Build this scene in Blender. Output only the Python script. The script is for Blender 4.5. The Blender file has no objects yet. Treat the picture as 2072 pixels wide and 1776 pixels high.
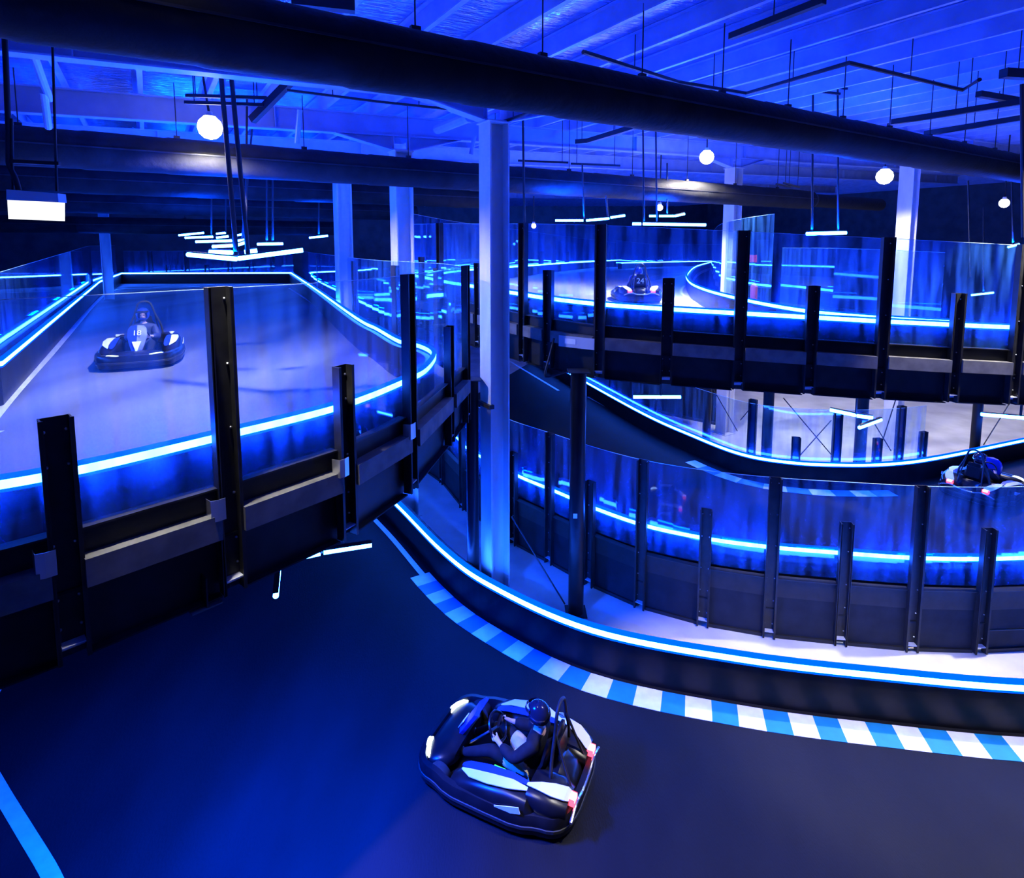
import bpy, math, random
from mathutils import Vector, Matrix
random.seed(7)
S = bpy.context.scene
C = S.collection
PI = math.pi

# ------------------------------------------------------------------ camera
H = 6.6                                    # eye height above the hall floor
FPX, CXP, PPY, HORIZ = 1181.0, 1036.0, 617.0, 495.0
PITCH = math.atan((PPY - HORIZ) / FPX)
cd = bpy.data.cameras.new('camera'); cam = bpy.data.objects.new('camera', cd); C.objects.link(cam)
cam.location = (0, 0, H); cam.rotation_euler = (PI / 2 - PITCH, 0, 0)
cd.sensor_fit = 'HORIZONTAL'; cd.sensor_width = 36.0; cd.lens = 36.0 * FPX / 2072
cd.shift_y = (PPY - 888) / 2072.0
cd.clip_end = 300
S.camera = cam
# ------------------------------------------------------------------ world, exposure
w = bpy.data.worlds.new('world'); S.world = w; w.use_nodes = True
w.node_tree.nodes['Background'].inputs[0].default_value = (0.0, 0.02, 0.2, 1)
w.node_tree.nodes['Background'].inputs[1].default_value = 0.0
S.view_settings.view_transform = 'Standard'; S.view_settings.look = 'None'
S.view_settings.exposure = 0.0; S.view_settings.gamma = 1.0
S.view_settings.use_curve_mapping = False
S.cycles.transparent_max_bounces = 48
# ------------------------------------------------------------------ light levels
BLUE = (0.0, 0.045, 1.0)
WHITE = (1.0, 0.95, 0.88)
K_BLUE = 0.42
K_WHITE = 0.8

def light(kind, loc, color, power, size=0.2, rot=None, spot=None, parent=None):
    d = bpy.data.lights.new('lamp_light', kind); d.color = color; d.energy = power
    if kind == 'POINT' or kind == 'SPOT': d.shadow_soft_size = size
    if kind == 'SPOT': d.spot_size = spot or 2.4; d.spot_blend = 0.35
    if kind == 'AREA': d.shape = 'RECTANGLE'; d.size, d.size_y = size
    o = bpy.data.objects.new('lamp_light', d); C.objects.link(o); o.location = loc
    if rot: o.rotation_euler = rot
    if parent:
        o.parent = parent; o.location = Vector(loc) - parent.location
    return o

# ------------------------------------------------------------------ pixel -> place helpers
_c, _s = math.cos(PITCH), math.sin(PITCH)
def ray(x, y):
    a = (x - CXP) / FPX; b = (PPY - y) / FPX
    return Vector((a, _c + b * _s, -_s + b * _c))
def gz(x, y, z):
    r = ray(x, y); t = (z - H) / r.z
    return Vector((r.x * t, r.y * t, z))
def gY(x, y, Y):
    r = ray(x, y); t = Y / r.y
    return Vector((r.x * t, Y, H + r.z * t))
U = Vector((0.850, 0.527, 0)).normalized()        # along the ducts and girders
V = Vector((-U.y, U.x, 0))                        # along the purlins
A0 = Vector((-0.32, 10.65, 0))                    # foot of the big column
def uv(u, v, z=0): return A0 + U * u + V * v + Vector((0, 0, z))

# ------------------------------------------------------------------ mesh helpers
class MB:
    def __init__(self): self.v = []; self.f = []; self.m = []
    def add(self, vs, fs, mi=0):
        n = len(self.v); self.v += [Vector(p) for p in vs]
        self.f += [tuple(n + i for i in f) for f in fs]; self.m += [mi] * len(fs); return self
    def box(self, a, b, mi=0):
        x0, y0, z0 = a; x1, y1, z1 = b
        return self.add([(x0,y0,z0),(x1,y0,z0),(x1,y1,z0),(x0,y1,z0),(x0,y0,z1),(x1,y0,z1),(x1,y1,z1),(x0,y1,z1)],
            [(0,3,2,1),(4,5,6,7),(0,1,5,4),(1,2,6,5),(2,3,7,6),(3,0,4,7)], mi)
    def obox(self, c, ax, ay, az, mi=0):          # oriented box: centre and three half-axes
        c, ax, ay, az = map(Vector, (c, ax, ay, az))
        vs = [c + ax*i + ay*j + az*k for k in (-1,1) for j in (-1,1) for i in (-1,1)]
        return self.add(vs, [(0,2,3,1),(4,5,7,6),(0,1,5,4),(1,3,7,5),(3,2,6,7),(2,0,4,6)], mi)
    def bar(self, p, q, w, h, mi=0, up=(0,0,1)):
        p, q = Vector(p), Vector(q); d = q - p; up = Vector(up)
        s = d.cross(up)
        if s.length < 1e-6: s = d.cross(Vector((1,0,0)))
        s.normalize(); t = s.cross(d).normalized()
        return self.obox((p+q)/2, d/2, s*w/2, t*h/2, mi)
    def tube(self, pts, r, n=10, mi=0, cap=True, closed=False):
        pts = [Vector(p) for p in pts]; rs = r if isinstance(r, (list, tuple)) else [r]*len(pts)
        N = len(pts); rings = []; prev = None
        for i, p in enumerate(pts):
            if closed: d = pts[(i+1) % N] - pts[i-1]
            else: d = pts[min(i+1, N-1)] - pts[max(i-1, 0)]
            d.normalize()
            if prev is None:
                a = d.cross(Vector((0,0,1)))
                if a.length < 1e-3: a = d.cross(Vector((1,0,0)))
            else: a = prev - d * prev.dot(d)
            a.normalize(); b = d.cross(a); prev = a
            rings.append([p + (a*math.cos(t) + b*math.sin(t)) * rs[i] for t in [2*PI*k/n for k in range(n)]])
        return self.loft(rings, mi, cap and not closed, closed)
    def loft(self, rings, mi=0, cap=True, closed=False):
        n = len(rings[0]); vs = [p for r in rings for p in r]; fs = []
        R = len(rings)
        for i in range(R if closed else R-1):
            for k in range(n):
                a, b = i*n+k, i*n+(k+1) % n; j = (i+1) % R
                fs.append((a, b, j*n+(k+1) % n, j*n+k))
        if cap:
            fs.append(tuple(range(n-1, -1, -1))); fs.append(tuple((R-1)*n + k for k in range(n)))
        return self.add(vs, fs, mi)
    def lathe(self, prof, c=(0,0,0), n=20, mi=0, axis='z'):
        c = Vector(c); rings = []
        for r, h in prof:
            ring = []
            for k in range(n):
                t = 2*PI*k/n; x, y = r*math.cos(t), r*math.sin(t)
                ring.append(c + (Vector((x,y,h)) if axis == 'z' else Vector((h,x,y)) if axis == 'x' else Vector((y,h,x))))
            rings.append(ring)
        return self.loft(rings, mi)
    def sweep(self, path, prof, mi=0, closed=False, zoff=None):
        """path: plan points (z kept); prof: (n, z) with n towards the right-hand side of travel"""
        nr = normals(path, closed); rings = []
        for p, n in zip(path, nr):
            rings.append([Vector((p.x + n.x*a, p.y + n.y*a, p.z + b)) for a, b in prof])
        return self.loft(rings, mi, True, closed)
    def poly(self, pts, z0, z1, mi=0):            # prism over a plan polygon; z0/z1 numbers or functions
        g = lambda z, p: z(p) if callable(z) else z
        n = len(pts)
        vs = [(p[0], p[1], g(z0, p)) for p in pts] + [(p[0], p[1], g(z1, p)) for p in pts]
        fs = [tuple(range(n-1, -1, -1)), tuple(range(n, 2*n))] + [(i, (i+1) % n, n+(i+1) % n, n+i) for i in range(n)]
        return self.add(vs, fs, mi)
    def mesh(self, name, mats, off=Vector((0,0,0)), smooth=False):
        me = bpy.data.meshes.new(name)
        me.from_pydata([tuple(p - off) for p in self.v], [], self.f)
        for m in (mats if isinstance(mats, (list, tuple)) else [mats]): me.materials.append(m)
        for p, mi in zip(me.polygons, self.m): p.material_index = mi
        me.update()
        import bmesh
        bm = bmesh.new(); bm.from_mesh(me); bmesh.ops.recalc_face_normals(bm, faces=bm.faces)
        bm.to_mesh(me); bm.free()
        if smooth:
            for p in me.polygons: p.use_smooth = True
            try: me.set_sharp_from_angle(angle=math.radians(40))
            except Exception: pass
        return me

def normals(path, closed=False):
    out = []; N = len(path)
    for i in range(N):
        a = path[i-1] if (i or closed) else path[0]
        b = path[(i+1) % N] if (i < N-1 or closed) else path[N-1]
        d = Vector((b.x-a.x, b.y-a.y, 0)).normalized()
        out.append(Vector((d.y, -d.x, 0)))
    return out
def spline(pts, k=8, closed=False):
    pts = [Vector(p) for p in pts]; out = []; N = len(pts)
    g = lambda i: pts[i % N] if closed else pts[max(0, min(N-1, i))]
    for i in range(N if closed else N-1):
        a, b, c, d = g(i-1), g(i), g(i+1), g(i+2)
        for j in range(k):
            t = j/k
            out.append(0.5*((2*b) + (c-a)*t + (2*a-5*b+4*c-d)*t*t + (3*b-a-3*c+d)*t**3))
    if not closed: out.append(pts[-1].copy())
    return out
def offset(path, d):
    return [p + n*d for p, n in zip(path, normals(path))]

def tag(o, label, cat, group=None, kind=None):
    o['label'] = label; o['category'] = cat
    if group: o['group'] = group
    if kind: o['kind'] = kind
    return o
def thing(name, label, cat, loc=(0,0,0), rz=0.0, group=None):
    o = bpy.data.objects.new(name, None); C.objects.link(o); o.empty_display_size = 0.1
    o.location = loc; o.rotation_euler = (0, 0, rz)
    return tag(o, label, cat, group)
def obj(name, mb, mats, parent=None, world=False, smooth=False, base=False, label=None):
    """world: vertices are in world space, parent is an unrotated Empty"""
    off = Vector((0,0,0)); loc = Vector((0,0,0))
    if parent is not None and world:
        o_ = parent; off = Vector((0,0,0))
        while o_ is not None: off += o_.location; o_ = o_.parent
    if base:
        xs = [p.x for p in mb.v]; ys = [p.y for p in mb.v]; zs = [p.z for p in mb.v]
        loc = Vector(((min(xs)+max(xs))/2, (min(ys)+max(ys))/2, min(zs))); off = loc
    o = bpy.data.objects.new(name, mb.mesh(name, mats, off, smooth)); C.objects.link(o)
    o.location = loc
    if parent is not None: o.parent = parent
    if label: o['label'] = label
    return o
def struct(name, mb, mats, parent=None, **k):
    o = obj(name, mb, mats, parent, **k)
    if parent is None: o['kind'] = 'structure'
    return o
def link(name, me, parent, loc=(0,0,0), rot=(0,0,0)):
    o = bpy.data.objects.new(name, me); C.objects.link(o); o.parent = parent; o.location = loc; o.rotation_euler = rot
    return o

# ------------------------------------------------------------------ materials
def mat(name, col, rough=0.5, metal=0.0, spec=0.5, emit=None, estr=0.0):
    m = bpy.data.materials.new(name); m.use_nodes = True
    b = m.node_tree.nodes['Principled BSDF']
    b.inputs['Base Color'].default_value = (*col, 1); b.inputs['Roughness'].default_value = rough
    b.inputs['Metallic'].default_value = metal; b.inputs['Specular IOR Level'].default_value = spec
    if emit:
        b.inputs['Emission Color'].default_value = (*emit, 1); b.inputs['Emission Strength'].default_value = estr
    return m
def noisy(name, c0, c1, scale=3.0, rough=0.6, r1=None, stretch=(1,1,1), rot=0.0, detail=6, metal=0.0, bump=0.0, bscale=None, lo=0.35, hi=0.65, spec=0.5):
    m = mat(name, c0, rough, metal, spec); nt = m.node_tree; N = nt.nodes; L = nt.links; b = N['Principled BSDF']
    tc = N.new('ShaderNodeTexCoord'); mp = N.new('ShaderNodeMapping'); no = N.new('ShaderNodeTexNoise'); cr = N.new('ShaderNodeValToRGB')
    mp.inputs['Scale'].default_value = stretch; mp.inputs['Rotation'].default_value = (0, 0, rot)
    no.inputs['Scale'].default_value = scale; no.inputs['Detail'].default_value = detail
    L.new(tc.outputs['Object'], mp.inputs['Vector']); L.new(mp.outputs[0], no.inputs['Vector']); L.new(no.outputs['Fac'], cr.inputs[0])
    e = cr.color_ramp.elements; e[0].position = lo; e[1].position = hi; e[0].color = (*c0, 1); e[1].color = (*c1, 1)
    L.new(cr.outputs[0], b.inputs['Base Color'])
    if r1 is not None:
        mr = N.new('ShaderNodeMapRange'); mr.inputs[3].default_value = rough; mr.inputs[4].default_value = r1
        L.new(no.outputs['Fac'], mr.inputs[0]); L.new(mr.outputs[0], b.inputs['Roughness'])
    if bump:
        n2 = N.new('ShaderNodeTexNoise'); n2.inputs['Scale'].default_value = bscale or scale*4; n2.inputs['Detail'].default_value = 4
        L.new(mp.outputs[0], n2.inputs['Vector'])
        bp = N.new('ShaderNodeBump'); bp.inputs['Strength'].default_value = bump; bp.inputs['Distance'].default_value = 0.05
        L.new(n2.outputs['Fac'], bp.inputs['Height']); L.new(bp.outputs[0], b.inputs['Normal'])
    return m
def emis(name, col, s):
    m = bpy.data.materials.new(name); m.use_nodes = True; nt = m.node_tree; nt.nodes.clear()
    e = nt.nodes.new('ShaderNodeEmission'); o = nt.nodes.new('ShaderNodeOutputMaterial')
    e.inputs[0].default_value = (*col, 1); e.inputs[1].default_value = s; nt.links.new(e.outputs[0], o.inputs[0]); return m

PHI = math.atan2(V.y, V.x)
M = {}
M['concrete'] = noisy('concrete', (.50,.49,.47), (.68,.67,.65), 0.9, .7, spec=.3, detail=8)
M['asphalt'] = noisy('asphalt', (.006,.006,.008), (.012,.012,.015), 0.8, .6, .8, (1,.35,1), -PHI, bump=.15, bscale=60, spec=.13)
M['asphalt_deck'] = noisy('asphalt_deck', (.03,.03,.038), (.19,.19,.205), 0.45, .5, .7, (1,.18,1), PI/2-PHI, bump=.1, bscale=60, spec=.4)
M['deck_lit'] = noisy('deck_lit', (.26,.26,.27), (.42,.42,.43), 0.5, .5, .7, (1,.2,1), PI/2-PHI, spec=.4)  # white lamp light on the right deck put into a paler asphalt colour
M['black'] = noisy('black_steel', (.012,.012,.014), (.026,.026,.028), 6, .42, .6, spec=.35)
M['blackmatt'] = noisy('black_board', (.010,.010,.012), (.018,.018,.02), 4, .5, spec=.3)
M['rubber'] = noisy('black_bumper', (.006,.006,.007), (.011,.011,.012), 3, .32, .45, spec=.18)
M['grey'] = noisy('grey_paint', (.11,.11,.11), (.17,.165,.16), 5, .6, spec=.2)
M['panelgrey'] = noisy('charcoal_panel', (.010,.012,.016), (.016,.018,.024), 3, .65, spec=.15)
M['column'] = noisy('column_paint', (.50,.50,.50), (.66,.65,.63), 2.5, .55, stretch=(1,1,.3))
M['purlin'] = noisy('purlin_steel', (.26,.35,.60), (.36,.46,.72), 2.0, .42, metal=.15)  # blue LED wash put into the steel's base colour
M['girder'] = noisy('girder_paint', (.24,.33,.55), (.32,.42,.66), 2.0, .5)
M['duct'] = noisy('duct_cloth', (.010,.010,.010), (.018,.018,.018), 3, .55, .7, bump=.25, bscale=9, spec=.12)
M['bolt'] = mat('zinc_bolt', (.75,.75,.78), .3, .9)
M['wall'] = noisy('wall_cladding', (.10,.11,.13), (.15,.16,.19), 1.2, .6)
M['white'] = noisy('white_paint', (.72,.72,.74), (.85,.85,.86), 5, .5)
M['kerbblue'] = noisy('kerb_blue', (.006,.20,.36), (.008,.24,.42), 5, .5)
M['led'] = emis('led_core', (.014, .105, 1.0), 105.0)
M['ledside'] = emis('led_halo', (0.0, .055, 1.0), 3.2)  # blue halo around the core, painted as a glowing rim
M['tube'] = emis('led_tube', (.014, .105, 1.0), 105.0)
M['lamp'] = emis('lamp_lens', (1.0, .97, .9), 12.0)
M['signface'] = emis('sign_face', (.92, .97, 1.0), 1.4)
M['housing'] = mat('housing_grey', (.55,.56,.62), .4)
M['skin'] = mat('skin', (.62,.36,.26), .55)
M['jacket'] = noisy('black_jacket', (.006,.006,.008), (.012,.012,.014), 12, .8, spec=.2)
M['navy'] = noisy('navy_overall', (.012,.02,.07), (.02,.03,.10), 12, .7)
M['shorts'] = noisy('beige_shorts', (.48,.38,.22), (.58,.47,.29), 12, .8)
M['helmet'] = mat('helmet_black', (.015,.016,.03), .15)
M['helmetblue'] = mat('helmet_blue', (.01,.03,.25), .15)
M['visor'] = mat('visor', (.02,.02,.03), .05)
M['kblack'] = noisy('kart_black', (.005,.005,.007), (.010,.010,.012), 5, .3, spec=.3)
M['kblue'] = mat('kart_blue', (.01,.04,.40), .45)
M['kwhite'] = mat('kart_white', (.74,.75,.79), .45)
M['tyre'] = noisy('tyre_rubber', (.012,.012,.012), (.02,.02,.02), 20, .7)
M['headlight'] = emis('kart_headlight', (.7,.9,1.0), 6.0)
M['taillight'] = emis('kart_taillight', (1.0,.05,.10), 5.0)
M['tailcore'] = emis('kart_taillight_core', (1.0,.7,.75), 3.0)
M['green'] = emis('green_led', (.05,1.0,.2), 2.0)
M['chrome'] = mat('chrome_tube', (.6,.6,.65), .2, .9)
M['red'] = mat('red_paint', (.55,.03,.05), .4)
M['cable'] = mat('cable_black', (.012,.012,.014), .5)
M['glassedge'] = mat('glass_edge', (.55,.85,.95), .3)  # pale colour stands for light caught along the panel's top edge
M['plategrey'] = mat('plate_grey', (.45,.47,.52), .5)

def foil():
    m = mat('foil_insulation', (.55,.68,.95), .12, 1.0); nt = m.node_tree; N = nt.nodes; L = nt.links; b = N['Principled BSDF']  # blue tint carries the LED wash in the foil's base colour
    tc = N.new('ShaderNodeTexCoord'); mp = N.new('ShaderNodeMapping'); mp.inputs['Rotation'].default_value = (0,0,-math.atan2(U.y,U.x))
    L.new(tc.outputs['Object'], mp.inputs['Vector'])
    m2 = N.new('ShaderNodeMapping'); m2.inputs['Scale'].default_value = (1.0, 4.5, 1); L.new(mp.outputs[0], m2.inputs['Vector'])
    a = N.new('ShaderNodeTexNoise'); a.inputs['Scale'].default_value = 3.2; a.inputs['Detail'].default_value = 5; a.inputs['Distortion'].default_value = .8
    L.new(m2.outputs[0], a.inputs['Vector'])
    c = N.new('ShaderNodeTexNoise'); c.inputs['Scale'].default_value = .7; L.new(mp.outputs[0], c.inputs['Vector'])
    ad = N.new('ShaderNodeMath'); ad.operation = 'MULTIPLY_ADD'; ad.inputs[1].default_value = 2.0
    L.new(c.outputs['Fac'], ad.inputs[0]); L.new(a.outputs['Fac'], ad.inputs[2])
    bp = N.new('ShaderNodeBump'); bp.inputs['Strength'].default_value = 1.0; bp.inputs['Distance'].default_value = .06
    L.new(ad.outputs[0], bp.inputs['Height']); L.new(bp.outputs[0], b.inputs['Normal'])
    return m
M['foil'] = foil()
def glass():
    m = bpy.data.materials.new('scratched_clear_panel'); m.use_nodes = True; nt = m.node_tree; N = nt.nodes; L = nt.links; N.clear()
    out = N.new('ShaderNodeOutputMaterial'); tr = N.new('ShaderNodeBsdfTransparent'); tr.inputs[0].default_value = (.88,.95,1,1)
    gl = N.new('ShaderNodeBsdfGlossy'); gl.inputs['Roughness'].default_value = .03; gl.inputs[0].default_value = (.8,.9,1,1)
    df = N.new('ShaderNodeBsdfTranslucent'); df.inputs[0].default_value = (.10,.40,1,1)  # haze colour tinted blue to carry the LED light falling on it
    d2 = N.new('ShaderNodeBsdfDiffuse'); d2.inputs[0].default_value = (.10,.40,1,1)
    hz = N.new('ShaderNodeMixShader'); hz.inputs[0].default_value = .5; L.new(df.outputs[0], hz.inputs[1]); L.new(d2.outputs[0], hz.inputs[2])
    tc = N.new('ShaderNodeTexCoord'); mp = N.new('ShaderNodeMapping'); mp.inputs['Scale'].default_value = (3, 3, .35)
    no = N.new('ShaderNodeTexNoise'); no.inputs['Scale'].default_value = 2.2; no.inputs['Detail'].default_value = 7
    L.new(tc.outputs['Object'], mp.inputs['Vector']); L.new(mp.outputs[0], no.inputs['Vector'])
    mr = N.new('ShaderNodeMapRange'); mr.inputs[1].default_value = .38; mr.inputs[2].default_value = .75; mr.inputs[3].default_value = .010; mr.inputs[4].default_value = .21
    L.new(no.outputs['Fac'], mr.inputs[0])
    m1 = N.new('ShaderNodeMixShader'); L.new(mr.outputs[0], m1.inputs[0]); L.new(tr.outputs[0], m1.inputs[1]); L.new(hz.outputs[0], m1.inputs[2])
    fr = N.new('ShaderNodeFresnel'); ge = N.new('ShaderNodeNewGeometry')
    io = N.new('ShaderNodeMapRange'); io.inputs[3].default_value = 1.42; io.inputs[4].default_value = 1/1.42
    L.new(ge.outputs['Backfacing'], io.inputs[0]); L.new(io.outputs[0], fr.inputs[0])
    m2 = N.new('ShaderNodeMixShader'); L.new(fr.outputs[0], m2.inputs[0]); L.new(m1.outputs[0], m2.inputs[1]); L.new(gl.outputs[0], m2.inputs[2])
    L.new(m2.outputs[0], out.inputs[0]); return m
M['glass'] = glass()
# ================================================================== THE HALL
ZG, ZT, ZR = 9.07, 9.53, 9.81          # girder underside, purlin underside, roof foil (at the big column)
def rise(x, y): return .035 * ((x - A0.x)*U.x + (y - A0.y)*U.y)     # the roof climbs gently to the right
def pitched(mb):
    for p in mb.v: p.z += rise(p.x, p.y)
    return mb
UL, UR, VF, VB = -34, 56, -17, 42
hall = [uv(UL, VF), uv(UR, VF), uv(UR, VB), uv(UL, VB)]
struct('floor', MB().poly(hall, -0.3, 0.0), M['concrete'])
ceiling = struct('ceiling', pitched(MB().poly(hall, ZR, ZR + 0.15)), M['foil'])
for nm, a, b in (('wall_back', hall[2], hall[3]), ('wall_right', hall[1], hall[2]), ('wall_left', hall[3], hall[0]), ('wall_front', hall[0], hall[1])):
    d = (b - a).normalized(); n = Vector((d.y, -d.x, 0)) * 0.15
    struct(nm, MB().obox((a + b) / 2 + n + Vector((0, 0, ZR / 2 + 1)), (b - a) / 2, n, (0, 0, ZR / 2 + 1)), M['wall'])
# purlins across the roof (children of the ceiling)
for k in range(-22, 46):
    u = 0.15 + 1.1 * k
    a, b = uv(u, VF + .2), uv(u, VB - .2)
    mb = MB()
    z = Vector((0, 0, 1))
    mb.bar(a + z*(ZT + .14), b + z*(ZT + .14), .012, .26)
    mb.bar(a + U*.04 + z*(ZT + .007), b + U*.04 + z*(ZT + .007), .08, .014)
    mb.bar(a - U*.04 + z*(ZT + .268), b - U*.04 + z*(ZT + .268), .08, .014)
    mb.bar(a + U*.075 + z*(ZT + .025), b + U*.075 + z*(ZT + .025), .01, .045)
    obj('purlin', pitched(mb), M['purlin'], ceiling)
# girders along the hall
def girder(v, u0, u1, haunch=()):
    mb = MB(); z = Vector((0, 0, 1)); a, b = uv(u0, v), uv(u1, v)
    mb.bar(a + z*(ZG + .012), b + z*(ZG + .012), .24, .024)
    mb.bar(a + z*(ZT - .012), b + z*(ZT - .012), .24, .024)
    mb.bar(a + z*(ZG + ZT)/2, b + z*(ZG + ZT)/2, .014, ZT - ZG - .04)
    for u in range(int(u0) + 3, int(u1), 5):
        p = uv(u, v, (ZG + ZT)/2); mb.obox(p, U*.008, V*.11, z*.23)
    for hu in haunch:                       # tapered knees either side of a column head
        for s in (-1, 1):
            p0, p1 = uv(hu + s*.22, v, ZG - .3), uv(hu + s*1.5, v, ZG)
            mb.bar(p0, p1, .24, .024)
            q = [uv(hu + s*.22, v, ZG - .3), uv(hu + s*1.5, v, ZG), uv(hu + s*.22, v, ZG)]
            mb.add([x + V*.007 for x in q] + [x - V*.007 for x in q], [(0,1,2), (5,4,3), (0,3,4,1), (1,4,5,2), (2,5,3,0)])
            mb.obox(uv(hu + s*.2, v, ZG - .14), U*.01, V*.11, z*.15)
        mb.obox(uv(hu, v, ZG - .3), U*.26, V*.14, z*.015)
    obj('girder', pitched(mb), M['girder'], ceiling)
girder(0, -24, 40, (0, 15.0))
girder(3.84, -26, 40, (-.27, 11.55))
girder(7.68, -28, 38, (-.56,))
girder(15.4, -28, 38); girder(23.0, -28, 36)
# fly braces seen below the roof
for (x0, y0, Y0, x1, y1, Y1, r) in ((885, 262, 12.9, 950, 236, 11.2, .10), (607, 222, 10.5, 601, 290, 10.6, .045), (68, 112, 7.6, 100, 200, 8.6, .05), (88, 185, 8.4, 98, 258, 8.9, .05), (960, 275, 14, 953, 312, 14, .05)):
    obj('fly_brace', MB().tube([gY(x0, y0, Y0), gY(x1, y1, Y1)], r, 10), M['girder'], ceiling)

# --------------------------------------------------------------- columns
def column(loc, top, wd, label, ang=0.0, z0=0.0, pad=True):
    t = thing('steel_column', label, 'column', (loc.x, loc.y, z0), math.atan2(U.y, U.x) + ang, 'steel columns of the hall')
    h = top - z0; a = wd / 2
    sh = MB()
    sh.box((-a, -a, .02), (-a + .03, a, h)); sh.box((a - .03, -a, .02), (a, a, h)); sh.box((-a + .03, -.015, .02), (a - .03, .015, h))
    obj('shaft', sh, M['column'], t)
    obj('base_plate', MB().box((-a - .06, -a - .06, 0), (a + .06, a + .06, .02)), M['column'], t)
    obj('cap_plate', MB().box((-a - .03, -a - .03, h - .001), (a + .03, a + .03, h + .02)), M['column'], t)
    return t
bigcol = column(A0, ZG - .34, .40, 'thick pale steel column in the middle of the hall, nearest to the viewer')
obj('flange_collar', MB().obox((-.2, 0, gY(985, 815, A0.y).z), (.05, 0, 0), (0, .24, 0), (0, 0, .035)), M['cable'], bigcol, label='black strap around the flange')
column(uv(15.0, 0), ZG - .34 + .035*15.0, .42, 'pale column rising behind the right race deck beside a white lamp')
column(uv(11.55, 3.84), ZG - .34 + .035*11.55, .42, 'pale column just behind the curved glass corner on the right deck')
column(uv(-.27, 3.84), ZG - .34 + .035*-.27, .42, 'blue lit column close left of the thick middle column')
column(uv(-.56, 7.68), ZG - .34 + .035*-.56, .42, 'thin far column left of the blue lit column')
column(gY(221, 600, 24).xy.to_3d(), ZG - .3, .36, 'far column at the left corner of the left race deck, ringed by clear panels')

# --------------------------------------------------------------- ventilation ducts
def duct(name_label, p0, u0, u1, r, hang, endcap=True, tip=None):
    z = Vector((0, 0, 1)); a, b = p0 + U*u0, p0 + U*u1
    t = thing('air_duct', name_label, 'duct', a, 0, 'black fabric air ducts')
    mb = MB(); n = 24
    ks = int((u1 - u0) / 1.2); rings = []
    for i in range(ks + 1):
        p = a + (b - a) * (i / ks)
        for dr, off in ((-.012, -.02), (0, .05)):
            q = p + U*off
            rings.append([q + V*math.cos(2*PI*k/n)*(r+dr) + z*math.sin(2*PI*k/n)*(r+dr) for k in range(n)])
    mb.loft(rings); obj('sleeve', mb, M['duct'], t, world=True, smooth=True)
    sm = MB(); sm.bar(a - V*(r + .004) + z*.02, b - V*(r + .004) + z*.02, .012, .022)
    obj('seam', sm, M['black'], t, world=True)
    if tip:
        tp = MB(); q = b
        tp.lathe([(r*.8, 0), (r*.8, .1)], (0,0,0), 20)
        obj('collar', MB().tube([b, b + U*.25], [r*.86, r*.8], 20), M['black'], t, world=True)
        obj('thin_sleeve', MB().tube([b + U*.25, b + U*(tip - .12), b + U*tip], [r*.72, r*.72, r*.55], 20), M['duct'], t, world=True, smooth=True)
    for u in hang:
        p = p0 + U*u
        hr = obj('hanger_rod', MB().tube([p + z*(r - .02), Vector((p.x, p.y, ZT + .1 + rise(p.x, p.y)))], .009, 6), M['cable'], t, world=True)
        cl = MB(); cl.obox(p + z*(r + .01), U*.05, V*.03, z*.03); c_ = obj('clamp', cl, M['black'], hr, world=False)
        for v_ in c_.data.vertices: v_.co -= a
    return t
RD = .325
duct('wide black air duct crossing nearest, top left to right edge', gY(860, 133, 6.15), -7, 24, RD, [-3.2 + 1.55*k for k in range(17)])
duct('black air duct behind the nearest one, lit grey near a lamp', uv(0, 3.05, gY(860, 352, 13.3).z), -16, 14.6, RD, [-7 + 2.2*k for k in range(10)], tip=5.0)
duct('third black air duct from the front, ending right of the middle column', uv(0, 8.5, 8.15), -24, 4.5, RD, [-18 + 2.4*k for k in range(9)])
duct('fourth black air duct, low across the far left', uv(0, 13.5, 7.9), -28, 4.0, RD, [-22 + 3*k for k in range(8)])
duct('farthest black air duct just above the back barrier', uv(0, 18.5, 7.35), -30, 2.0, RD, [-24 + 4*k for k in range(6)])

# ================================================================== TRACK SURFACES
def zledR(X): return 5.424 - .05 * (max(-6, min(14, X)) - 3.92)
def gR(x, y, dz=0.0):                       # pixel on the gently sloping right deck (dz from its LED line)
    z = 5.42
    for _ in range(12):
        p = gz(x, y, z); z = zledR(p.x) + dz
    return p
# left deck: LED line and post line
ZL = 4.95; DKL = ZL - .60
Lpts = [gz(x, y, ZL) for x, y in ((118, 957), (452, 880), (690, 820), (822, 768), (903, 715), (938, 690))]
Lposts = [Vector((p.x*.96, p.y*.96, 0)) for p in Lpts]
Lm1 = Lposts[0] * 2 - Lposts[1]; Lm1.y += .12
Lposts = [Lm1] + Lposts                      # one post outside the frame, left
Lback = [Vector((-1.25, 10.75, 0)), Vector((-2.05, 12.2, 0))]
Lglass = Lposts + Lback
farR = gz(590, 552, ZL); farL = gz(245, 553, ZL)
# right deck
Rspec = [(1062, 458, 730), (1113, 558, 716), (1218, 458, 760), (1352, 568, 770), (1503, 468, 780), (1643, 585, 788), (1795, 478, 795), (1937, 593, 797), (2070, 480, 800)]
RY = [11.33, 10.80, 10.2, 9.95, 9.83, 9.75, 9.67, 9.68, 9.74]
Rposts = [gY(s[0], s[1], y).xy.to_3d() for s, y in zip(Rspec, RY)]
Rback = [Vector((-2.95, 16.2, 0)), Vector((-2.3, 15.1, 0)), gY(893, 500, 14.0).xy.to_3d(), Vector((-.70, 12.66, 0))]
Rend = [Vector((9.7, 9.95, 0)), Vector((11.0, 10.4, 0)), Vector((12.2, 11.1, 0))]
Rall = Rback + Rposts + Rend
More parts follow.
